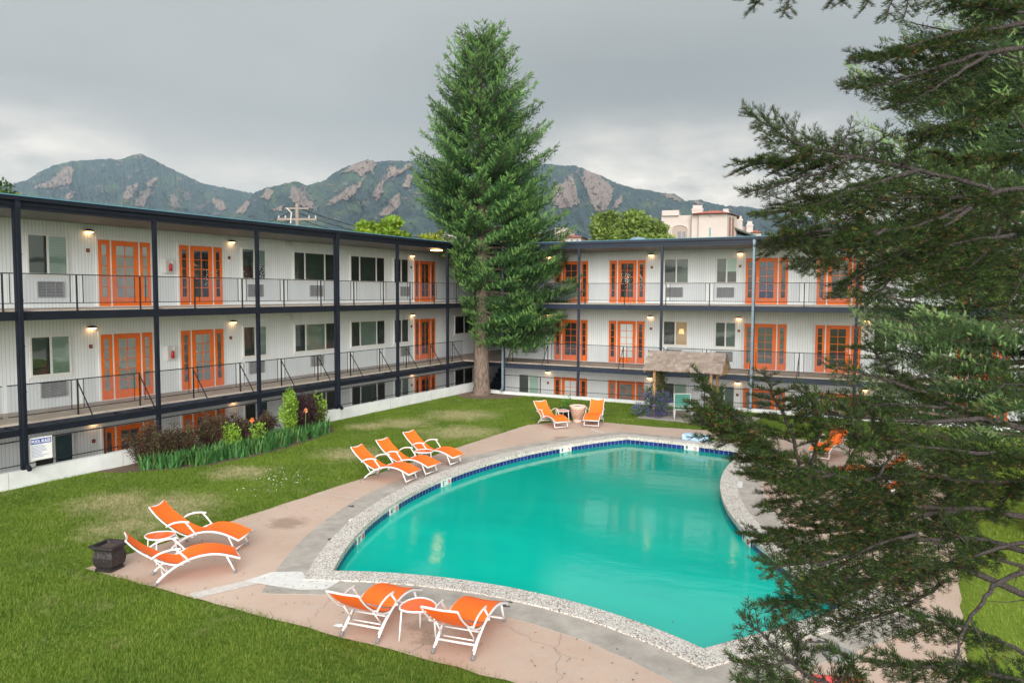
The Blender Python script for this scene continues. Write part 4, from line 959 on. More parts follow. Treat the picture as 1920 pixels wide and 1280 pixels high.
for i, (x, y, w, h, lab) in enumerate([(.62, -17.0, .68, 1.25, 'dark red barberry nearest the camera at the end of the bed'), (.75, -15.95, .62, 1.2, 'dark red barberry second along the bed against the left wing'), (.85, -15.0, .62, 1.25, 'dark red barberry in the middle of the bed behind the iris leaves'), (.72, -13.95, .55, 1.05, 'low dark red barberry behind the yellow green sprigs'), (.62, -12.9, .5, .95, 'small dark red barberry left of the bright green shrub'), (1.0, -11.35, .66, 1.45, 'tallest purple barberry at the far end of the bed')]):
    shrub('barberry_bush', x, y, w, h, 13000, .045, BAR if i < 5 else (.045, .016, .022), BARG, .30 if i < 5 else .05, lab, 'shrub', 'dark red barberries in the bed by the left wing', 22)
YG = (.17, .30, .025)
for x, y, w, h, nn_, lab in [(1.1, -12.2, .42, 1.65, 3600, 'tall bright green leafy shrub between the barberries'), (1.25, -10.9, .22, 1.35, 1300, 'slim bright green sprig at the far end of the bed'), (1.5, -14.9, .28, .95, 1100, 'yellow green sprig in front of the middle barberry'), (1.5, -13.9, .25, .8, 800, 'low yellow green sprig beside the iris leaves')]:
    shrub('green_shrub', x, y, w, h, nn_, .07, YG, (.26, .40, .05), .3, lab, 'shrub', stems=9)
shrub('pot_plant', 7.30, -5.05, .2, .85, 350, .08, (.09, .22, .03), None, 0, 'leafy green plant growing in the black round pot', 'plant', stems=6)
# mulch bed, iris leaves
BED = [(.07, -19.3), (.8, -18.95), (1.25, -18.4), (2.15, -17.2), (2.25, -15.9), (2.2, -14.6), (2.0, -13.0), (1.6, -11.6), (.9, -10.9), (.07, -10.9)]
struct(sheet('mulch_bed', jitter(BED, .25, .06), [], .006, mat('bark_mulch', (.12, .075, .05), .95, noise=.6, nscale=25, bump=1, bscale=45)))
ring_ = [(1.35+1.6*math.cos(a)*(1+.12*math.sin(3*a)), -.85+1.25*math.sin(a)*(1+.1*math.cos(4*a))) for a in np.linspace(0, 6.28, 26)[:-1]]
struct(sheet('mulch_ring', [(x, min(y, -.065)) for x, y in jitter(ring_, .3, .05)][::1] if False else [(x, y if y < -.07 else -.07-.0007*i) for i, (x, y) in enumerate(ring_)], [], .006, mat('needle_litter', (.17, .115, .08), .95, noise=.5, nscale=20, bump=.8, bscale=40)))
BL = []
for z0, z1, w0, w1, b0, b1 in ((0, .35, .05, .06, 0, .02), (.35, .7, .06, .045, .02, .07), (.7, 1, .045, .002, .07, .18)):
    a, b, c, d = (b0, -w0, z0), (b0, w0, z0), (b1, w1, z1), (b1, -w1, z1); BL += [[a, b, c], [a, c, d]]
BLADE = np.array(BL, float)
def blades(P, h, w, lean, base, alt=None, pa=.2, T=BLADE, var=.25):
    n_ = len(P); a = rng.uniform(0, 6.283, n_); ln = rng.uniform(0, lean, n_); hh = h*rng.uniform(.6, 1.15, n_)
    X = np.stack([np.cos(a), np.sin(a), np.zeros(n_)], 1); Yv = np.stack([-np.sin(a), np.cos(a), np.zeros(n_)], 1); Z = np.stack([np.cos(a)*np.sin(ln), np.sin(a)*np.sin(ln), np.cos(ln)], 1)
    Mx = np.stack([X*hh[:, None], Yv*w, Z*hh[:, None]], 1); return inst(T, P, Mx), np.repeat(cols(n_, base, var, alt, pa), len(T), 0)
P = []
for _ in range(135):
    s = rng.uniform(0, 1)**.8; y = -17.5+7.0*s; xf = np.interp(y, [-17.5, -16.2, -14.9, -13.6, -12, -10.5], [1.25, 1.95, 2.1, 2.05, 1.85, 1.4]); x = xf-rng.uniform(0, .75)
    c = np.array([x, y, .0]); k = rng.integers(10, 22); P.append(c-[0, 1., 0]+np.c_[rng.normal(0, .07, (k, 2)), np.zeros(k)])
V, C = blades(np.concatenate(P)*[1, 1, 1], .46, .42, .62, (.055, .17, .045), (.13, .24, .06), .3)
struct(link('iris_leaves', tri_mesh('iris_leaves', V, M['leaf'], C)), 'stuff')
for x, y, c, lab in ((1.7, -15.35, (.75, .22, .06), 'orange iris flower on a tall stem above the middle of the bed'), (1.75, -13.15, (.7, .3, .12), 'peach iris flower on a tall stem before the green shrub'), (1.9, -15.7, (.10, .02, .05), 'dark purple iris flower low in the bed')):
    h = .95 if c[0] > .5 else .6; r = empty('iris_flower', (x, y, 0), label=lab, cat='flower', group=None); MB().tube([(0, 0, 0), (.02, 0, h)], .008, 6).build('stem', M['bark'] if False else mat('green_stem', (.08, .17, .04)), r)
    d = rng.normal(size=(26, 3)); V = inst(LEAF, np.tile([[.02, 0, h]], (26, 1)), frames(d+[0, 0, .3], rng)*.085); link('petals', tri_mesh('petals', V, M['leaf'], np.repeat(cols(26, c, .2), 2, 0)), r)
# vines on the arbour with purple flowers
cs = np.array([[X0+.38+rng.normal()*.12, YA-.5+rng.uniform(0, .9), rng.uniform(.3, 1.9)] for _ in range(40)]); V, C = leaf_cloud(cs, np.full((40, 3), .17), 4200, .065, (.06, .12, .03), (.16, .07, .04), .25)
cs2 = np.array([[X0+.38+rng.normal()*.35, YA-.55+rng.normal()*.2, rng.uniform(.1, .9)] for _ in range(40)]); V2, C2 = leaf_cloud(cs2, np.full((40, 3), .2), 4200, .065, (.06, .13, .035), (.16, .08, .42), .35)
o = empty('climbing_vine', (X0+.4, YA-.5, 0), label='clematis vine with purple flowers climbing the left arbour post', cat='plant')
cc = tri_mesh('foliage', np.concatenate([V, V2])-np.array([X0+.4, YA-.5, 0]), M['leaf'], np.concatenate([C, C2])); link('foliage', cc, o)
MB().tube(smooth([(0, 0, 0), (.05, .03, .6), (-.04, -.02, 1.2), (.03, .04, 1.85)]), [.02]*18+[.012], 6).build('stem', M['bark'], o)

# lawn blades (nobody could count them)
def tri_blade(): return np.array([[[0, -.5, 0], [0, .5, 0], [.35, 0, 1]]], float)
def lawn_pts(n_, x0, x1, y0, y1):
    return np.c_[rng.uniform(x0, x1, n_), rng.uniform(y0, y1, n_), np.zeros(n_)]
TOT = []
for x0, x1, y0, y1, dens in ((3, 15.5, -27.5, -23.7, 2600), (.1, 6.9, -24.5, -19, 1700), (.1, 6.9, -19, -12, 1000), (.1, 6.9, -12, -.1, 650), (6.9, 14, -5.5, -.1, 450), (14, 24, -6, -.1, 250), (19.8, 24, -24, -6, 700)):
    TOT.append(lawn_pts(int((x1-x0)*(y1-y0)*dens), x0, x1, y0, y1))
P = np.concatenate(TOT)
DK = np.array(DECK)
def inpoly(P, poly):
    x, y = P[:, 0], P[:, 1]; c = np.zeros(len(P), bool)
    for i in range(len(poly)):
        (xa, ya), (xb, yb_) = poly[i-1], poly[i]; k = (ya > y) != (yb_ > y); t = (xb-xa)*(y-ya)/((yb_-ya) or 1e-9)+xa; c ^= k & (x < t)
    return c
mids = [(a+b)/2 for a, b in ((0, 0),)]
keep = ~inpoly(P+np.c_[rng.normal(0, .055, (len(P), 2)), np.zeros(len(P))], DECK) & ~inpoly(P, BED) & ~inpoly(P, [(9.6, -3.7), (13.6, -4.1), (13.8, -1.2), (9.5, -1.0)]) & ~(np.hypot((P[:, 0]-1.35)/1.55, (P[:, 1]+.85)/1.2) < 1+rng.normal(0, .08, len(P)))
P = P[keep]; dcam = np.hypot(P[:, 0]-CAM[0], P[:, 1]-CAM[1]); n_ = len(P)
a = rng.uniform(0, 6.283, n_); ln = rng.uniform(0, .9, n_); patch = .5+.5*np.sin(P[:, 0]*2.1+np.sin(P[:, 1]*1.3)*2)*np.sin(P[:, 1]*1.7+1)
h = (.035+.03*patch)*rng.uniform(.6, 1.3, n_); w = .004+.00035*dcam
X = np.stack([np.cos(a), np.sin(a), 0*a], 1)*h[:, None]; Yv = np.stack([-np.sin(a), np.cos(a), 0*a], 1)*w[:, None]; Z = np.stack([np.cos(a)*np.sin(ln), np.sin(a)*np.sin(ln), np.cos(ln)], 1)*h[:, None]
V = inst(tri_blade(), P, np.stack([X, Yv, Z], 1)); print('grass blades', len(V))
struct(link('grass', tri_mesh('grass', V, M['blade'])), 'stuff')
# clover flowers and weeds along the deck edge
P = np.r_[np.c_[rng.normal(5.0, .45, 70), rng.normal(-17.5, .6, 70), np.full(70, .05)]]; V = inst(LEAF, np.repeat(P, 4, 0), frames(rng.normal(size=(280, 3)), rng)*.022)
struct(link('clover_flowers', tri_mesh('clover_flowers', V, M['leaf'], np.tile([[.7, .7, .65]], (len(V), 1)))), 'stuff')

P = []
for x0, x1, y0, y1, k in ((6.8, 8.4, -23.6, -8, 130), (8.5, 17, -23.7, -22.3, 120), (7, 14, -7, -5.4, 60), (15.5, 19.7, -22, -8, 120)):
    P.append(np.c_[rng.uniform(x0, x1, k), rng.uniform(y0, y1, k), np.full(k, .03)])
P = np.concatenate(P); V = inst(LEAF, P, frames(np.c_[rng.normal(size=(len(P), 2)), np.zeros(len(P))], rng, up=(0, 0, 1))*rng.uniform(.015, .05, len(P))[:, None, None])
struct(link('leaf_litter', tri_mesh('leaf_litter', V, M['leaf'], np.repeat(cols(len(P), (.16, .09, .05), .5, (.12, .13, .05), .3), 2, 0))), 'stuff')
mb = MB()
for a, b in (((8.2, -19.9), (6.75, -19.3)), ((11.2, -22.75), (11.6, -23.8)), ((14.9, -22.3), (15.5, -23.75)), ((10.1, -6.9), (9.9, -5.3)), ((13.7, -22.3), (15.4, -22.9))):
    a, b = Vector(a), Vector(b); d = (b-a); nn_ = Vector((-d.y, d.x)).normalized(); q = a
    for k in range(1, 15):
        e = a+d*k/14+nn_*rng.normal(0, .035); w_ = nn_*.0022; mb.poly([(*(q-w_), .0195), (*(e-w_), .0195), (*(e+w_), .0195), (*(q+w_), .0195)]); q = e
struct(mb.build('deck_crack', mat('crack_dirt', (.24, .17, .125), .95)))
# ------------------------------------------------------------------ spruces
def spray_template():
    """a short shoot, unit long, clothed in broad needles"""
    T = []; r = np.random.default_rng(2)
    for k in range(15):
        t = k/15*.9; a = k*2.4; s = np.array([math.cos(a), math.sin(a)]); L_ = .40*(1-.35*t); wd = .040
        b = np.array([t, 0, 0]); tip = np.array([t+L_*.75, s[0]*L_*.75, s[1]*L_*.55+.10]); perp = np.array([0, -s[1], s[0]])*wd+np.array([wd*.6, 0, 0]); T.append([b-perp, b+perp, tip])
    T.append([[.7, -.05, 0], [.7, .05, 0], [1.12, 0, .05]]); return np.array(T)
SPRAY = spray_template()
def spruce(name, base, H, env, z0, seed, lab, r0, shoot=.17, dens=1., cA=(.042, .10, .030), cB=(.145, .265, .07), lean=0, trunk_top=None, whorl=.34):
    rg = np.random.default_rng(seed); root = empty(name, (base[0], base[1], 0), label=lab, cat='spruce tree')
    TR = smooth([(0, 0, -.1), (.03, 0, .25), (0, .02, 2), (.04, .05, H*.4), (.02, .0, H*.75), (0, 0, H)], 6); k = len(TR)
    rad = [r0*(1.45 if i < 3 else 1.12 if i < 7 else 1)*max(.03, 1-TR[i].z/H)**.8+.012 for i in range(k)]
    MB().tube(TR, rad, 14).build('trunk', M['bark'], root, smooth=True)
    P = []; D = []; S = []; CL = []; br = MB(); z = z0
    while z < H-.1:
        nb = rg.integers(6, 9); off = rg.uniform(0, 6.28)
        for b in range(nb):
            az = off+b*6.283/nb+rg.normal()*.18; Lb = env(z, az)*rg.choice([rg.uniform(.62, .85), rg.uniform(.9, 1.1)], p=[.28, .72])
            if Lb < .12: continue
            zz = z+rg.uniform(-.15, .15); t_up = (z-z0)/(H-z0); droop = -.34*(1-t_up)**1.3+.50*t_up**2; m_ = max(6, int(Lb/.11)); ts = np.linspace(.05, 1, m_)
            dirx = np.array([math.cos(az), math.sin(az)]); path = np.stack([dirx[0]*Lb*ts, dirx[1]*Lb*ts, zz+Lb*(droop*ts+.30*ts**2.2)], 1)
            path[:, :2] += np.cumsum(rg.normal(0, .012, (m_, 2)), 0)
            br.tube([path[0]*[0, 0, 1], path[m_//2], path[-1]], [max(.01, .012*Lb+.01), .009*Lb+.003, .004], 5)
            side = np.array([-dirx[1], dirx[0], 0.]); fw = np.array([dirx[0], dirx[1], 0.]); tone = rg.uniform(.6, 1.4)
            inner = max(.12, .5-.9/Lb) if Lb > 1.2 else .05
            for i in range(m_):
                if ts[i] < inner and rg.random() < .8: continue
                if ts[i] < .25 and Lb > 1: continue
                for sg_ in (-1, 1):
                    if rg.random() > dens: continue
                    tl = Lb*.46*(1-ts[i])**.75*(.4+.6*min(1, ts[i]*3))+.10; tl *= rg.uniform(.7, 1.15); td = fw*.62+side*sg_*.8; td[2] = -.16+rg.normal()*.1; td /= np.linalg.norm(td); q = max(1, int(tl/(shoot*.55)))
                    for j in range(q):
                        u = (j+.4)/q*tl; pos = path[i]+td*u; pos[2] += -.10*u*u+rg.uniform(-.03, .10)
                        P.append(pos); dd = td*.8+rg.normal(size=3)*.28; dd[2] += .55+.3*(j == q-1); D.append(dd); S.append(shoot*rg.uniform(.7, 1.2)); fresh = (j >= q-1) or ts[i] > .85
                        CL.append((tone, fresh))
                        if rg.random() < .35:       # drooping under-shoots
                            P.append(pos+[0, 0, -.03]); d3 = td*.5+rg.normal(size=3)*.4; d3[2] -= .5; D.append(d3); S.append(shoot*rg.uniform(.6, 1.)); CL.append((tone*.85, False))
            for j in range(3): P.append(path[-1]-fw*.05*j); dd = fw+rg.normal(size=3)*.3; dd[2] += .5; D.append(dd); S.append(shoot); CL.append((tone, True))
        z += whorl*(1-.35*(z-z0)/(H-z0))*rg.uniform(.85, 1.15)
    P = np.array(P); D = np.array(D); S = np.array(S); tone = np.array([c[0] for c in CL]); fr = np.array([c[1] for c in CL])
    Mx = frames(D, rg, up=(0, 0, 1))*S[:, None, None]; V = inst(SPRAY, P, Mx); V[:, :, 2] = np.maximum(V[:, :, 2], .3)
    c = np.where(fr[:, None] & (rg.random(len(P)) < .75)[:, None], np.array(cB), np.array(cA))*tone[:, None]*rg.uniform(.8, 1.25, (len(P), 1)); C = np.repeat(c, len(SPRAY), 0)*rg.uniform(.85, 1.15, (len(V), 1))
    br.build('branches', M['bark'], root); link('crown', tri_mesh('crown', V, M['needle'], C), root); print(name, len(V)); return root
ZS = [2.0, 2.4, 3.4, 4.4, 5.4, 6.4, 7.4, 8.0, 8.4, 9.6, 10.8, 12, 13.2, 14.4, 15.3, 16.1, 16.8]
EL = [-.2, .3, .7, 1.15, 1.35, 1.8, 2.2, 2.8, 3.2, 3.2, 2.95, 2.5, 2.0, 1.55, 1.2, .8, .2]; ER = [2.2, 3.0, 3.9, 4.3, 4.4, 4.3, 3.85, 3.85, 3.8, 3.35, 3.15, 2.95, 2.4, 1.6, 1.3, 1.0, .2]
rv = (math.cos(YAW), -math.sin(YAW))
def env_c(z, az):
    c = math.cos(az)*rv[0]+math.sin(az)*rv[1]; l = max(.1, np.interp(z, ZS, EL)); r = np.interp(z, ZS, ER); lo = min(l, r)
    if c >= 0: v = lo+(r-lo)*c**.6
    else: v = lo+(l-lo)*(-c)**.6
    if z < 5 and c < .25: v *= .85
    return v*(1.03 if z < 6 else .98 if z < 9 else .93)
spruce('spruce_tree', (1.06, -.78), 16.3, env_c, 2.5, 4, 'tall conical green spruce in the inner corner of the motel', .37, shoot=.24)
def env_r(z, az): return float(np.interp(z, [2, 2.6, 5, 8, 12, 17], [2.6, 3.7, 4.0, 3.7, 2.8, .2]))
spruce('spruce_tree', (21.6, -13.6), 17.5, env_r, 2.3, 9, 'bluish green spruce behind the foreground fir at the right edge', .33, shoot=.135, cA=(.07, .12, .045), cB=(.21, .31, .11), whorl=.36)

# ------------------------------------------------------------------ foreground fir, close to the camera
rg = np.random.default_rng(21)
fir = empty('fir_tree', (24.2, -27.5, 0), label='dark fir whose long branches reach in close from the right edge', cat='fir tree'); FB = np.array([24.2, -27.5, 0.])
MB().tube(smooth([(0, 0, -.1), (.0, .02, 2), (.03, .0, 6), (0, 0, 13)], 5), [.30]*4+[.24]*8+[.12]*4, 14).build('trunk', M['bark_fir'], fir, smooth=True)
BO = [ # (pixel path from the trunk outwards, distance at the two ends, twig length, bare part)
 ([(2150, 440), (1990, 400), (1900, 368), (1760, 328), (1600, 292), (1500, 272), (1440, 235), (1392, 203)], 5.0, 4.3, .20, .38),
 ([(1600, 292), (1500, 300), (1420, 305), (1372, 300)], 4.5, 4.2, .16, .1), ([(1600, 295), (1540, 322), (1460, 345), (1388, 362)], 4.5, 4.3, .17, .1), ([(1720, 320), (1620, 350), (1540, 380), (1480, 395), (1412, 402)], 4.6, 4.3, .20, .1),
 ([(1690, 310), (1720, 270), (1750, 235)], 4.6, 4.4, .13, .2), ([(1620, 295), (1650, 262), (1690, 245)], 4.6, 4.5, .12, .2), ([(1560, 285), (1590, 255), (1620, 245)], 4.5, 4.4, .10, .2),
 ([(2150, -20), (1900, 50), (1790, 62), (1690, 95), (1640, 105), (1597, 110)], 5.0, 4.5, .17, .45), ([(2150, 60), (1880, 95), (1780, 120), (1690, 150), (1630, 163), (1578, 168)], 5.0, 4.4, .19, .45), ([(1850, 105), (1760, 160), (1710, 190), (1665, 204)], 4.7, 4.4, .17, .2),
 ([(2150, 120), (1900, 185), (1830, 215), (1760, 245), (1700, 250)], 5.1, 4.6, .20, .3), ([(1950, 30), (1880, 20), (1800, 10), (1760, -10)], 5, 4.8, .15, .2),
 ([(2150, 360), (1900, 355), (1800, 395), (1720, 425), (1640, 435), (1560, 440), (1440, 447)], 4.9, 4.2, .24, .3), ([(1820, 390), (1720, 460), (1620, 510), (1556, 560)], 4.6, 4.2, .17, .15), ([(1780, 420), (1690, 490), (1650, 550), (1645, 592)], 4.6, 4.3, .14, .15),
 ([(1660, 430), (1570, 470), (1520, 490), (1486, 506)], 4.4, 4.1, .18, .1), ([(1900, 380), (1850, 470), (1780, 530), (1700, 560)], 4.9, 4.5, .24, .2), ([(2050, 420), (1930, 500), (1880, 602)], 4.8, 4.5, .22, .2), ([(1560, 430), (1500, 440), (1415, 462)], 4.3, 4.1, .16, .1),
 ([(1850, 370), (1740, 370), (1650, 375), (1560, 385), (1500, 372)], 4.8, 4.4, .22, .2), ([(1980, 300), (1900, 290), (1820, 300), (1740, 285)], 5.2, 4.9, .2, .2), ([(1900, 440), (1800, 455), (1720, 490), (1660, 520)], 4.7, 4.4, .2, .2), ([(1960, 460), (1860, 490), (1780, 500), (1700, 480)], 5, 4.7, .24, .2),
 ([(2150, 880), (1900, 800), (1800, 765), (1740, 735), (1680, 700), (1640, 660), (1622, 637)], 4.8, 4.0, .10, .42), ([(1740, 738), (1660, 712), (1600, 697), (1554, 690)], 4.3, 4.1, .09, .1), ([(1850, 785), (1740, 790), (1640, 785), (1550, 775), (1490, 755)], 4.5, 4.0, .16, .35), ([(1700, 712), (1760, 690), (1790, 672)], 4.3, 4.3, .12, .2), ([(1800, 765), (1700, 760), (1600, 755), (1530, 745)], 4.5, 4.2, .13, .2),
 ([(2150, 1010), (1880, 960), (1720, 950), (1640, 920), (1560, 890), (1480, 870), (1420, 830), (1360, 790), (1290, 752)], 4.7, 3.7, .21, .28), ([(1460, 850), (1380, 780), (1330, 730), (1300, 690)], 3.95, 3.7, .18, .05), ([(1500, 870), (1480, 800), (1450, 740), (1432, 692)], 4.1, 3.8, .17, .1), ([(1420, 825), (1350, 810), (1305, 770)], 3.9, 3.7, .15, .05),
 ([(1480, 870), (1420, 860), (1385, 845)], 4.0, 3.8, .13, .05), ([(1520, 870), (1540, 790), (1510, 720)], 4.1, 3.9, .16, .1), ([(1580, 880), (1610, 820), (1580, 755)], 4.2, 4.0, .17, .1), ([(1560, 890), (1470, 900), (1402, 878)], 4.1, 3.8, .17, .05), ([(1640, 900), (1680, 830), (1650, 780)], 4.3, 4.1, .2, .1),
 ([(2150, 900), (1880, 905), (1800, 900), (1700, 890), (1600, 905), (1500, 935), (1438, 960)], 4.9, 3.9, .22, .25), ([(1800, 960), (1700, 970), (1600, 990), (1500, 1000), (1440, 1012), (1408, 988)], 4.5, 3.9, .22, .15), ([(1750, 910), (1650, 940), (1560, 960), (1480, 965)], 4.4, 4.0, .22, .1),
 ([(2150, 1110), (1880, 1020), (1780, 1010), (1680, 1020), (1560, 1050), (1470, 1060), (1438, 1085)], 4.6, 3.8, .21, .38), ([(2000, 1150), (1780, 1060), (1660, 1080), (1560, 1120), (1480, 1130), (1434, 1148)], 4.4, 3.8, .19, .40), ([(1780, 1085), (1690, 1140), (1600, 1170), (1568, 1192)], 4.2, 3.9, .18, .25), ([(1720, 1000), (1620, 1030), (1540, 1090), (1500, 1100)], 4.2, 3.9, .20, .1),
 ([(2150, 1010), (1900, 1080), (1840, 1130), (1800, 1200), (1780, 1330)], 4.0, 3.6, .12, .85), ([(2050, 1090), (1880, 1050), (1800, 1010), (1760, 960)], 4.4, 4.3, .14, .5), ([(2100, 1000), (1900, 1020), (1760, 1070), (1660, 1100)], 4.4, 4.1, .14, .6),
 ([(1700, 1400), (1620, 1330), (1560, 1290), (1480, 1240), (1430, 1190), (1386, 1153)], 3.6, 3.3, .14, .2), ([(1480, 1240), (1420, 1250), (1366, 1232)], 3.4, 3.3, .12, .05), ([(1490, 1245), (1500, 1190), (1468, 1150)], 3.45, 3.4, .12, .05), ([(1560, 1290), (1600, 1240), (1545, 1215)], 3.5, 3.4, .13, .1), ([(1560, 1300), (1470, 1290), (1380, 1275)], 3.5, 3.3, .13, .05),
 ([(2150, 1330), (1880, 1270), (1800, 1245), (1700, 1250), (1625, 1235)], 3.9, 3.6, .17, .25), ([(1990, 1260), (1850, 1190), (1760, 1170), (1690, 1200)], 4.0, 3.8, .16, .35), ([(2100, 760), (1980, 740), (1900, 720), (1850, 735)], 5.0, 4.8, .18, .2), ([(2000, 880), (1940, 900), (1880, 940), (1860, 975)], 4.6, 4.5, .14, .2), ([(2050, 960), (1960, 870), (1860, 850), (1790, 860), (1720, 850)], 4.8, 4.4, .24, .25), ([(1850, 850), (1750, 840), (1660, 830), (1600, 850)], 4.5, 4.3, .24, .1),
 ([(2100, -90), (1850, -70), (1600, -55), (1440, -30), (1405, -5)], 4.6, 4.2, .11, .1)]
for tip in ((1413, 24), (1466, 33), (1550, 17), (1577, 12), (1618, 19), (1660, 42), (1690, 44), (1737, 18)):
    BO.append(([(tip[0]+42, -60), (tip[0]+24, -25), tip], 4.4, 4.3, .07, .05))
NP = []; ND = []; NS = []; NC = []
def needles(a, b, tone, fresh):
    """clothe the straight twig a..b"""
    v = b-a; L_ = np.linalg.norm(v); n_ = max(3, int(L_*700)); t = rg.random(n_); d = v/L_
    up = np.array([0, 0, 1.]); s = np.cross(d, up); s /= np.linalg.norm(s)+1e-9; u = np.cross(s, d)
    an = rg.uniform(-1.9, 1.9, n_); rad = np.outer(np.sin(an), s)+np.outer(np.cos(an), u); NP.append(a+np.outer(t, v)); ND.append(d*.62+rad*.85+rg.normal(size=(n_, 3))*.12); NS.append(rg.uniform(.026, .038, n_)*(1-.25*t))
    c = np.tile(np.array([.024, .043, .012])*tone, (n_, 1))*rg.uniform(.7, 1.35, (n_, 1)); k = (t > .8) & (rg.random(n_) < fresh); c[k] = np.array([.09, .035, .018]); NC.append(c)
    k2 = rg.random(n_) < .12; c[k2] = c[k2]*[3.4, 3.3, 1.8]
twigs = MB()
for path, D0, D1, tw, bare in BO:
    q = smooth([tuple(at(x, y, D0+(D1-D0)*i/(len(path)-1))) for i, (x, y) in enumerate(path)], 5); q = np.array(q)-FB; seg = np.linalg.norm(np.diff(q, axis=0), axis=1); Ltot = seg.sum(); cum = np.r_[0, np.cumsum(seg)]
    q[1:-1] += rg.normal(0, .004, (len(q)-2, 3)); r0 = .006+.011*min(Ltot, 2.2)/1.6; mbr = MB(); mbr.tube([tuple(v) for v in q], list(np.linspace(r0, .0025, len(q))), 7); mbr.build('branch', M['bark_fir'], fir, smooth=True)
    tone = rg.uniform(.75, 1.35)
    def pos(s): 
        return np.array([np.interp(s, cum, q[:, k]) for k in range(3)])
    s = bare*Ltot; sd_ = 1; tc_ = CAM-FB-q[len(q)//2]; tc_ /= np.linalg.norm(tc_); upn = np.array([0, 0, .75])+tc_*rg.uniform(.0, .75)+rg.normal(0, .22, 3)
    while s < Ltot-.02:
        p0 = pos(s); d = pos(min(s+.03, Ltot))-pos(max(s-.03, 0)); d /= np.linalg.norm(d)+1e-9; side = np.cross(d, upn); side /= np.linalg.norm(side); rem = (Ltot-s)
        L_ = min(tw*1.3, .05+rem*.6)*rg.uniform(.6, 1.15)*(.7+.3*min(1, (s-bare*Ltot)/.15+.3)); dr = d*.62+side*sd_*.78+np.array([0, 0, rg.normal()*.16-.20]); dr /= np.linalg.norm(dr); p1 = p0+dr*L_*.55; dr2 = dr+np.array([0, 0, rg.uniform(-.25, .12)]); dr2 /= np.linalg.norm(dr2); p2 = p1+dr2*L_*.45
        twigs.tube([tuple(p0), tuple(p1), tuple(p2)], [.0028, .002, .0012], 4, False); tn = tone*rg.uniform(.8, 1.2); needles(p0, p1, tn, .05); needles(p1, p2, tn, .35)
        if L_ > .09:
            u = .03
            while u < L_-.03:
                b0 = p0+(p1-p0)*(u/(L_*.55)) if u < L_*.55 else p1+dr2*(u-L_*.55); ss = rg.choice([-1, 1]); s2 = np.cross(dr, upn); s2 /= np.linalg.norm(s2); d4 = dr*.66+s2*ss*.75+rg.normal(0, .12, 3); d4 /= np.linalg.norm(d4); l4 = min(.13, (L_-u)*.75)*rg.uniform(.7, 1.1)
                if l4 > .018: needles(b0, b0+d4*l4, tn, .35); twigs.tube([tuple(b0), tuple(b0+d4*l4)], [.0017, .001], 3, False)
                u += rg.uniform(.022, .036)
        s += rg.uniform(.022, .038); sd_ = -sd_
    for s in np.arange(max(bare, .3)*Ltot, Ltot, .03): needles(pos(s), pos(min(s+.03, Ltot)), tone, .2)
    # bare dead twiglets on the limb
    if bare > .3:
        for _ in range(int(7*Ltot)):
            s = rg.uniform(.05, bare+.25)*Ltot; p0 = pos(min(s, Ltot)); d = rg.normal(size=3); d[2] = -abs(d[2])*.5; d /= np.linalg.norm(d); l_ = rg.uniform(.06, .28); twigs.tube([tuple(p0), tuple(p0+d*l_*.5+rg.normal(0, .01, 3)), tuple(p0+d*l_+[0, 0, -.02])], [.0035, .0025, .001], 4, False)
twigs.build('twigs', M['bark_fir'], fir)
P = np.concatenate(NP); D = np.concatenate(ND); S = np.concatenate(NS); C = np.concatenate(NC); NT = np.array([[[0, -.03, 0], [.35, .046, 0], [1, 0, 0]], [[0, -.03, 0], [.35, -.046, 0], [1, 0, 0]]], float)
V = inst(NT, P, frames(D, rg)*S[:, None, None]); link('crown', tri_mesh('crown', V, M['needle'], np.repeat(C, 2, 0)), fir)

# ------------------------------------------------------------------ trees beyond the roofs
def dirpos(px, D, py=547): v = ray(px, py); v = v/np.hypot(v[0], v[1]); return CAM+v*D
def crown_tree(name, px, D, top_px, w_px, lab, base, alt, leaf, n_, shape='round', skirt=.35, seed=1):
    p0 = dirpos(px, D, top_px); H = p0[2]; w = w_px/FPX*D/2*(1.25 if shape == 'round' else 1.75); r = empty(name, (p0[0], p0[1], 0), label=lab, cat='tree', group='trees beyond the motel roofs'); rr = np.random.default_rng(seed); cs = []; rs = []; mb = MB()
    mb.tube([(0, 0, -.2), (.1, 0, H*.4), (0, 0, H*.85)], [w*.12+.08, w*.09+.05, .04], 10)
    for k in range(46):
        a = rr.uniform(0, 6.28); t = rr.random(); z = H*(skirt+(1-skirt)*t); pr = math.sin(math.pi*min(1, (.12+.88*t)))**.6 if shape == 'round' else (1-t)**.30*.9+.1; q = w*pr*math.sqrt(rr.uniform(.15, .85)); c = np.array([q*math.cos(a), q*math.sin(a), z-.06*H*(t)]); cs.append(c); s_ = w*rr.uniform(.22, .36); rs.append([s_, s_, s_*.8]); mb.tube([(0, 0, H*.3), tuple(c*[.5, .5, .8]), tuple(c)], [.05, .03, .01], 5)
    mb.build('trunk', M['bark'], r); V, C = leaf_cloud(np.array(cs), np.array(rs), n_, leaf, base, alt, .35, var=.3); link('crown', tri_mesh('crown', V, M['leaf'], C), r)
LIME = ((.16, .27, .02), (.26, .36, .03)); OLV = ((.12, .18, .035), (.18, .24, .05))
crown_tree('broadleaf_tree', 735, 48, 396, 62, 'lime green tree crown above the left roof beside the power line', *LIME, .3, 5200, seed=1); crown_tree('broadleaf_tree', 690, 50, 404, 66, 'lime green tree crown lower and left of its neighbour above the roof', *LIME, .3, 5200, seed=2)
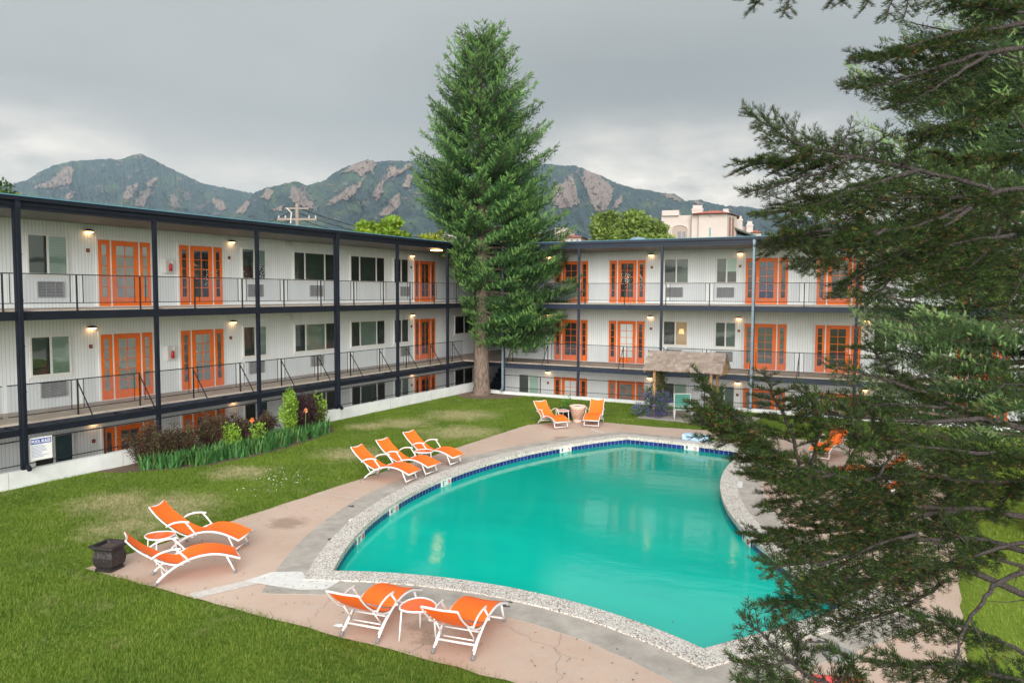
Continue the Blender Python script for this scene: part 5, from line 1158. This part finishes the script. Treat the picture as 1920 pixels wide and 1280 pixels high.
crown_tree('broadleaf_tree', 818, 52, 428, 90, 'yellow green tree low behind the left side of the tall spruce', (.30, .33, .02), (.22, .30, .02), .3, 4500, seed=3); crown_tree('broadleaf_tree', 985, 55, 415, 60, 'yellow green tree glimpsed behind the right side of the spruce', (.26, .28, .03), (.18, .22, .02), .3, 4500, seed=4)
crown_tree('broadleaf_tree', 1138, 62, 391, 56, 'dense olive tree at the left of the dark group over the back roof', *OLV, .32, 7500, 'cone', .2, 5); crown_tree('broadleaf_tree', 1180, 60, 392, 62, 'dense olive tree in the middle of the dark group over the back roof', *OLV, .32, 7500, 'cone', .2, 6); crown_tree('broadleaf_tree', 1224, 61, 398, 56, 'dense olive tree at the right of the dark group beside the white building', *OLV, .32, 7500, 'cone', .2, 7)
crown_tree('broadleaf_tree', 0, 55, 322, 42, 'dark leafy treetop over the roof at the left edge', (.05, .10, .02), (.10, .14, .03), .3, 3800, 'cone', .3, 8); crown_tree('broadleaf_tree', 303, 70, 384, 26, 'tiny green treetop just showing above the left roof', *OLV, .3, 2500, seed=9)

# utility pole and wires
up_ = dirpos(557, 62, 382); pole = empty('utility_pole', (up_[0], up_[1], 0), R(28), label='wooden utility pole with crossarm and white insulators above the left roof', cat='utility pole'); PW = mat('weathered_pole', (.22, .18, .15), .9, noise=.2, nscale=4); HZ = up_[2]
MB().tube([(0, 0, 0), (0, 0, HZ)], .14, 10).build('pole', PW, pole); MB().box(-1.5, -.08, HZ-1.25, 1.5, .08, HZ-1.1).box(-.9, -.08, HZ-.42, .9, .08, HZ-.3).build('crossarm', PW, pole)
mb = MB()
for x in (-1.4, -.9, .9, 1.4): mb.lathe([(.0001, HZ-1.1), (.06, HZ-1.08), (.06, HZ-.98), (.03, HZ-.94), (.05, HZ-.9), (.0001, HZ-.86)], 8, (x, 0))
mb.build('insulator', mat('grey_porcelain', (.4, .38, .36), .4), pole); MB().tube([(-.45, -.2, HZ-1.5), (-.4, -.15, HZ-.7), (-.75, -.1, HZ-.35)], .05, 8).build('cutout_switch', mat('pale_porcelain', (.5, .45, .42), .4), pole)
for i, (dz, off) in enumerate(((-.3, 0), (-.75, .25), (-1.05, -.2))):
    A_ = dirpos(395, 78, 440); B_ = dirpos(860, 75, 428); A_[2] = HZ+dz-.7; B_[2] = HZ+dz-1.2; P_ = np.array([up_[0]+off, up_[1], HZ+dz]); pts = []
    for u, w_ in ((A_, P_), (P_, B_)):
        for k in range(12): t = k/12; q = u+(w_-u)*t; q[2] -= 1.6*4*t*(1-t)*.45; pts.append(tuple(q))
    o = MB().tube(pts, .028, 5).build('power_line', M['ink']); tag(o, ['highest power line crossing in front of the mountains', 'middle power line crossing in front of the mountains', 'lowest power line crossing in front of the mountains'][i], 'cable', 'power lines above the left roof')

# ------------------------------------------------------------------ mediterranean buildings behind
ST = mat('cream_stucco', (.42, .365, .33), .85, noise=.06, nscale=.6); RT = mat('red_clay_tiles', (.36, .09, .05), .8, noise=.3, nscale=2, bump=.5, bscale=6); WNM = mat('dark_window', (.06, .07, .08), .3); GRF = mat('dark_green_roof', (.06, .07, .06), .8); TE = mat('teal_glass', (.03, .14, .16), .3)
apt = empty('apartment_building', label='cream stucco building with red tiled tower and chimneys beyond the back roof', cat='building')
U = ray(1340, 440); U = U/np.hypot(U[0], U[1]); A0 = CAM+U*100; right = np.array([U[1], -U[0]]); fwd = np.array([U[0], U[1]]); s100 = 100/FPX
apt.location = (A0[0], A0[1], 0); apt.rotation_euler = (0, 0, math.atan2(right[1], right[0]))
def bx(px): return (px-1340)*s100*1.02
def bz(py): return 4.74+(545-py)*s100*1.02
def blk(x0, x1, top, d0, d1, nm='wall', m_=None, bot=None): MB().box(bx(x0), d0, bz(bot) if bot else -.1, bx(x1), d1, bz(top)).build(nm, m_ or ST, apt)
blk(1246, 1312, 405, 1, 10); blk(1247, 1277, 396, .6, 5, bot=405.5); blk(1300, 1312, 403, .3, .98); blk(1312, 1361, 405, 0, 6)
MB().prism([(bx(1361.2), .0), (bx(1378), 3.4), (bx(1378), 7), (bx(1361.2), 7)], -.1, bz(406)).build('wall', ST, apt)
mb = MB(); e = bz(404.5); ap = bz(394); mb.add([(bx(1300), -.8, e), (bx(1364), -.8, e), (bx(1384), 4, e), (bx(1384), 8, e), (bx(1300), 8, e), (bx(1338), 3.2, ap), (bx(1348), 3.8, ap)], [(0, 1, 6, 5), (1, 2, 6), (2, 3, 6), (3, 4, 5, 6), (4, 0, 5), (0, 4, 3, 2, 1)]); mb.build('roof', RT, apt)
for x0, x1, t, bt, d in ((1298, 1318, 381, 404, 5), (1353, 1366, 386, 403, 7), (1376, 1391, 397, 430, 9), (1399, 1411, 406, 440, 10), (1195, 1214, 386, 405, 14)):
    w = bx(x1)-bx(x0); z0_, z1_ = bz(bt), bz(t); x_ = bx(x0); o = MB().box(x_, d, z0_, x_+w, d+w, z1_-.4).box(x_+.1, d+.1, z1_-.397, x_+w-.1, d+w-.1, z1_).build('chimney', ST, apt); MB().box(x_-.07, d-.07, z1_-.65, x_+w+.07, d+w+.07, z1_-.5).build('chimney_band', ST, o)
blk(1195, 1214, 403, 13.5, 18); MB().box(bx(1160), 14, bz(412), bx(1190), 20, bz(405)).build('roof', RT, apt)
# arched loggia
ar = [(1264, 448)]+[(1264+14.5*(1-math.cos(a))*1.0, 431-9*math.sin(a)) for a in np.linspace(0, math.pi, 10)]+[(1293, 448)]
mb = MB(); k = len(ar); vs = [(bx(x), .985, bz(y)) for x, y in ar]+[(bx(x), .93, bz(y)) for x, y in ar]; MB().poly([(bx(x), .99, bz(y)) for x, y in ar]).build('arch_opening', mat('shaded_loggia', (.30, .24, .20), .9), apt)
MB().tube([(bx(x), .96, bz(y)) for x, y in ar], .10, 6).build('arch_trim', ST, apt)
o = MB().box(bx(1276), .93, bz(447), bx(1281), .97, bz(434)).build('window', WNM, apt); o = MB().box(bx(1284), .93, bz(447), bx(1289), .97, bz(434)).build('window', WNM, apt)
MB().box(bx(1330.5), -.05, bz(444), bx(1333.5), -.003, bz(429)).build('window', TE, apt)
MB().add([(bx(1328.5), -.05, bz(408)), (bx(1331.5), -.05, bz(405)), (bx(1334.5), -.05, bz(408)), (bx(1331.5), -.05, bz(411))], [(0, 1, 2, 3)]).build('window', WNM, apt)
for t in (.25, .6):
    x = bx(1361.2)+(bx(1378)-bx(1361.2))*t; y = 3.4*t; d = Vector((bx(1378)-bx(1361.2), 3.4)).normalized(); nn = Vector((d.y, -d.x))*.05; w_ = .35
    MB().add([(x-d.x*w_+nn.x, y-d.y*w_+nn.y, bz(446)), (x+d.x*w_+nn.x, y+d.y*w_+nn.y, bz(446)), (x+d.x*w_+nn.x, y+d.y*w_+nn.y, bz(410)), (x-d.x*w_+nn.x, y-d.y*w_+nn.y, bz(410))], [(0, 1, 2, 3)]).build('window', mat('orange_framed_window', (.25, .12, .07), .6), apt)
mb = MB(); mb.add([(bx(1370), 2.5, bz(424)), (bx(1413), 3.5, bz(440)), (bx(1413), 9, bz(440)), (bx(1370), 9, bz(424)), (bx(1370), 2.5, bz(427)), (bx(1413), 3.5, bz(443)), (bx(1413), 9, bz(443)), (bx(1370), 9, bz(427))], [(0, 1, 2, 3), (4, 7, 6, 5), (0, 4, 5, 1), (1, 5, 6, 2), (2, 6, 7, 3), (3, 7, 4, 0)]); mb.build('roof', GRF, apt)
blk(1378.3, 1412, 441, 4, 12); blk(1391, 1405, 415, 11, 15, bot=441.5); blk(1408, 1426, 428, 10, 16); MB().add([(bx(1406), 9.5, bz(428)), (bx(1428), 9.5, bz(428)), (bx(1428), 16, bz(428)), (bx(1406), 16, bz(428)), (bx(1415), 12, bz(421))], [(0, 1, 4), (1, 2, 4), (2, 3, 4), (3, 0, 4)]).build('roof', RT, apt)
blk(1440, 1500, 431, 12, 20); 
for x in (1450, 1466, 1482): MB().box(bx(x), 11.95, bz(441), bx(x+6), 11.997, bz(434)).build('window', WNM, apt)
ap2 = empty('apartment_building', label='cream building with low red roofs right of the tall spruce', cat='building'); ap2.location = apt.location; ap2.rotation_euler = apt.rotation_euler
def blk2(x0, x1, top, d0, d1, nm='wall', m_=None, bot=None): MB().box(bx(x0), d0, bz(bot) if bot else -.1, bx(x1), d1, bz(top)).build(nm, m_ or ST, ap2)
blk2(1040, 1064, 420, 4, 10); blk2(1064.2, 1094, 439, 3, 10); MB().add([(bx(1061), 2.4, bz(439.5)), (bx(1100), 2.4, bz(439.5)), (bx(1100), 10, bz(439.5)), (bx(1061), 10, bz(439.5)), (bx(1072), 6, bz(432)), (bx(1084), 6, bz(434))], [(0, 1, 5, 4), (1, 2, 5), (2, 3, 4, 5), (3, 0, 4)]).build('roof', RT, ap2)
MB().add([(bx(1020), 1.5, bz(449)), (bx(1066), 1.5, bz(452)), (bx(1064), 3.8, bz(444)), (bx(1020), 3.8, bz(441))], [(0, 1, 2, 3)]).build('roof', RT, ap2); blk2(1020, 1064, 451, 1.8, 3.9)
for x in (1075, 1086): MB().box(bx(x), 2.95, bz(451), bx(x+3), 2.997, bz(443)).build('window', WNM, ap2)
blk2(1094.3, 1112, 438, 8, 12)
ap3 = empty('apartment_building', label='white building block glimpsed behind the left side of the spruce', cat='building'); ap3.location = apt.location; ap3.rotation_euler = apt.rotation_euler
MB().box(bx(806), 2, -.1, bx(850), 9, bz(431)).build('wall', ST, ap3); MB().box(bx(930), 4, -.1, bx(1010), 9, bz(428)).build('wall', ST, ap3)
for x in (815, 828, 838): MB().box(bx(x), 1.95, bz(440), bx(x+4), 1.997, bz(435)).build('window', WNM, ap3)
v = dirpos(1196, 46, 446); o = MB().lathe([(.0001, .55), (.35, .5), (.6, .3), (.62, .0), (.45, -.05), (.45, -.6)], 20).build('roof_vent', M['galv']); o.location = (v[0], 9.0, 7.3); k_ = (9.0-CAM[1])/ray(1196, 446)[1]; o.location = (CAM[0]+ray(1196, 446)[0]*k_, 9.0, 7.25); o.scale = (1, 1, 1); tag(o, 'round grey ventilator on the back roof below the olive trees', 'roof vent')

# ------------------------------------------------------------------ mountains
def pin(X, Y, poly):
    c = np.zeros(X.shape, bool)
    for i in range(len(poly)):
        (xa, ya), (xb, yb_) = poly[i-1], poly[i]; k = (ya > Y) != (yb_ > Y); c ^= k & (X < (xb-xa)*(Y-ya)/((yb_-ya) or 1e-9)+xa)
    return c
def vnoise(x, y, seed):
    r = np.random.default_rng(seed); T = r.random((256, 256)); xi = np.floor(x).astype(int); yi = np.floor(y).astype(int); fx = x-xi; fy = y-yi; fx = fx*fx*(3-2*fx); fy = fy*fy*(3-2*fy); g_ = lambda a, b: T[a % 256, b % 256]
    return (g_(xi, yi)*(1-fx)+g_(xi+1, yi)*fx)*(1-fy)+(g_(xi, yi+1)*(1-fx)+g_(xi+1, yi+1)*fx)*fy
def fbm(x, y, seed, o=5, rid=False):
    s = 0; a = 1; t = 0
    for i in range(o):
        n_ = vnoise(x*2**i, y*2**i, seed+i); n_ = 1-abs(2*n_-1) if rid else n_; s = s+a*n_; t += a; a *= .55
    return s/t
def ridge(name, prof, x0, x1, Dn, Df, rocks, seed, lab, foot=470, step=.8, rows=150, frag=.05):
    X = np.arange(x0, x1, step); prof = np.array(prof, float); yt = np.interp(X, prof[:, 0], prof[:, 1]); yt = yt-2.2*(fbm(X/5., X*0+.5, seed, 4)-.5)*2-1.6*(vnoise(X/1.6, X*0+3.3, seed+9)-.3)
    T = np.linspace(0, 1, rows); XX, TT = np.meshgrid(X, T); YY = foot+(yt[None, :]-foot)*TT
    gul = fbm(XX/38.+TT*1.2, TT*2.2+XX/80, seed+3, 6, True); fine = fbm(XX/7., YY/6., seed+5, 4)
    DD = Dn+(Df-Dn)*TT**1.1+(Df-Dn)*(-.34*(gul-.6))*np.sin(np.pi*np.clip(TT*.92+.04, 0, 1))+(Df-Dn)*.045*(fine-.5)+9*(fbm(XX/1.7, YY/1.4, seed+7, 2)-.5)
    rock = np.zeros(XX.shape); wx = XX+(fbm(XX/5., YY/5., seed+20, 5)-.5)*9; wy = YY+(fbm(XX/5., YY/5., seed+30, 5)-.5)*11
    for pl in rocks: rock = np.maximum(rock, pin(wx, wy, pl).astype(float))
    r2 = (fbm(XX/14.+YY/22., YY/9.-XX/30., seed+40, 5) > (.70-frag)) & (TT > .35); rock = np.maximum(rock, r2*.45); crack = fbm((XX+YY*.9)/3.2, (YY-XX*.35)/14., seed+50, 4); trees_on = fbm(XX/3., YY/3., seed+60, 3) > .75; rock = np.where(trees_on & (rock > 0), rock*.15, rock)*(.72+.28*fbm(XX/9., YY/9., seed+61, 3))
    DD = DD-rock*(Df-Dn)*.035*(.6+crack)
    Rr = cf[None, None, :]+cr[None, None, :]*((XX-960)/FPX)[..., None]-cu[None, None, :]*((YY-640)/FPX)[..., None]; hn = np.hypot(Rr[..., 0], Rr[..., 1]); Pt = CAM+Rr/hn[..., None]*DD[..., None]
    # back slope falling away behind the crest
    back = Pt[-1].copy(); d_ = (Pt[-1]-CAM); d_[:, 2] = 0; d_ /= np.linalg.norm(d_, axis=1)[:, None]; back += d_*(Df-Dn)*.25; back[:, 2] = 5; fr_ = Pt[0].copy(); fr_ -= d_*(Dn*.15); fr_[:, 2] = -1
    P = np.concatenate([fr_[None], Pt, back[None]]); nr, nc = P.shape[:2]; me = bpy.data.meshes.new(name); me.vertices.add(nr*nc); me.vertices.foreach_set('co', P.reshape(-1).astype(np.float32))
    i, j = np.meshgrid(np.arange(nr-1), np.arange(nc-1), indexing='ij'); a = i*nc+j; F_ = np.stack([a, a+1, a+nc+1, a+nc], -1).reshape(-1).astype(np.int32); nf = len(F_)//4; me.loops.add(len(F_)); me.loops.foreach_set('vertex_index', F_); me.polygons.add(nf); me.polygons.foreach_set('loop_start', np.arange(0, 4*nf, 4, dtype=np.int32))
    fo = fbm(XX/2.2, YY/1.8, seed+70, 4); big = fbm(XX/30., YY/16., seed+80, 4)
    forest = np.array([.014, .036, .036])[None, None]*(.25+1.5*fo)[..., None]+np.array([.045, .06, .005])[None, None]*np.clip((big-.5)*4, 0, 1)[..., None]*.8; rk = np.array([.25, .175, .14])[None, None]*(.7+.5*crack)[..., None]
    c = forest*(1-rock[..., None])+rk*rock[..., None]; c = np.concatenate([c[:1], c, c[-1:]]); cc = np.ones((nr*nc, 4), np.float32); cc[:, :3] = c.reshape(-1, 3); at_ = me.color_attributes.new('col', 'FLOAT_COLOR', 'POINT'); at_.data.foreach_set('color', cc.reshape(-1)); me.update(calc_edges=True); me.validate(); me.materials.append(MT)
    return struct(link(name, me))
MT = leafmat('mountain_cover', trans=0, rough=.95)
ridge('mountain', [(-80, 352), (20, 346), (50, 338), (75, 322), (100, 311), (130, 303), (200, 298), (225, 300), (240, 294), (263, 288), (285, 298), (320, 316), (380, 344), (470, 362), (520, 372), (640, 385), (700, 395)], -80, 700, 1900, 3000,
      [[(60, 352), (100, 335), (125, 308), (140, 318), (132, 345), (100, 352)], [(228, 372), (238, 350), (262, 341), (258, 355), (240, 378)], [(252, 386), (262, 362), (278, 352), (284, 360), (270, 388)], [(120, 372), (132, 357), (143, 362), (132, 374)], [(395, 372), (418, 376), (426, 392), (408, 396)], [(268, 346), (290, 333), (300, 336), (284, 350)], [(318, 365), (332, 368), (338, 392), (322, 388)]], 3, 'm', frag=.035)
ridge('mountain', [(380, 440), (415, 410), (440, 398), (470, 370), (480, 360), (500, 352), (525, 347), (555, 340), (575, 348), (610, 338), (625, 325), (650, 313), (690, 299), (705, 304), (730, 301), (760, 303), (800, 300), (860, 296), (940, 300), (1000, 306), (1060, 311), (1075, 310), (1097, 318), (1130, 331), (1160, 345), (1190, 354), (1230, 359), (1240, 362), (1250, 362), (1265, 364), (1285, 377), (1310, 375), (1360, 386), (1400, 388), (1450, 396), (1550, 412), (1700, 432)], 380, 1700, 1300, 2100,
      [[(440, 398), (452, 378), (464, 372), (470, 385), (455, 402)], [(488, 372), (500, 352), (514, 358), (502, 374)], [(543, 374), (548, 352), (562, 352), (590, 386), (578, 392)], [(505, 396), (532, 382), (528, 396)], [(610, 386), (642, 358), (680, 337), (676, 350), (652, 376), (638, 374), (630, 384)], [(697, 366), (712, 340), (722, 336), (718, 362), (708, 376)], [(708, 404), (735, 375), (748, 361), (752, 384), (730, 404)], [(752, 352), (766, 326), (776, 330), (768, 352)], [(632, 330), (660, 308), (690, 299), (706, 303), (700, 330), (688, 318), (680, 332), (660, 318)], [(722, 338), (730, 310), (752, 318), (765, 305), (775, 310), (742, 330)],
       [(1090, 332), (1100, 318), (1118, 324), (1150, 352), (1148, 368), (1137, 392), (1118, 398), (1106, 376)], [(1032, 385), (1040, 348), (1058, 340), (1072, 324), (1076, 336), (1088, 382), (1060, 392)], [(1146, 392), (1160, 372), (1165, 364), (1166, 378), (1158, 390)], [(1235, 364), (1262, 365), (1280, 378), (1252, 371)], [(1300, 377), (1312, 376), (1322, 383), (1306, 383)]], 31, 'm', frag=.01)

# haze: one closed box of even pale air round camera and mountains
hb = bpy.data.meshes.new('haze'); mbz = MB().box(-3350, -120, -2.6, 900, 2950, 485); hz = mbz.build('haze', mat('haze_air', (1, 1, 1))); hm = bpy.data.materials.new('haze_volume'); hm.use_nodes = True; hn_ = hm.node_tree.nodes; hn_.clear(); ho = hn_.new('ShaderNodeOutputMaterial'); pv = hn_.new('ShaderNodeVolumePrincipled')
pv.inputs['Color'].default_value = (.62, .80, .93, 1); pv.inputs['Density'].default_value = .00016; pv.inputs['Anisotropy'].default_value = .2; hm.node_tree.links.new(pv.outputs[0], ho.inputs['Volume']); hz.data.materials.clear(); hz.data.materials.append(hm); struct(hz, 'stuff')
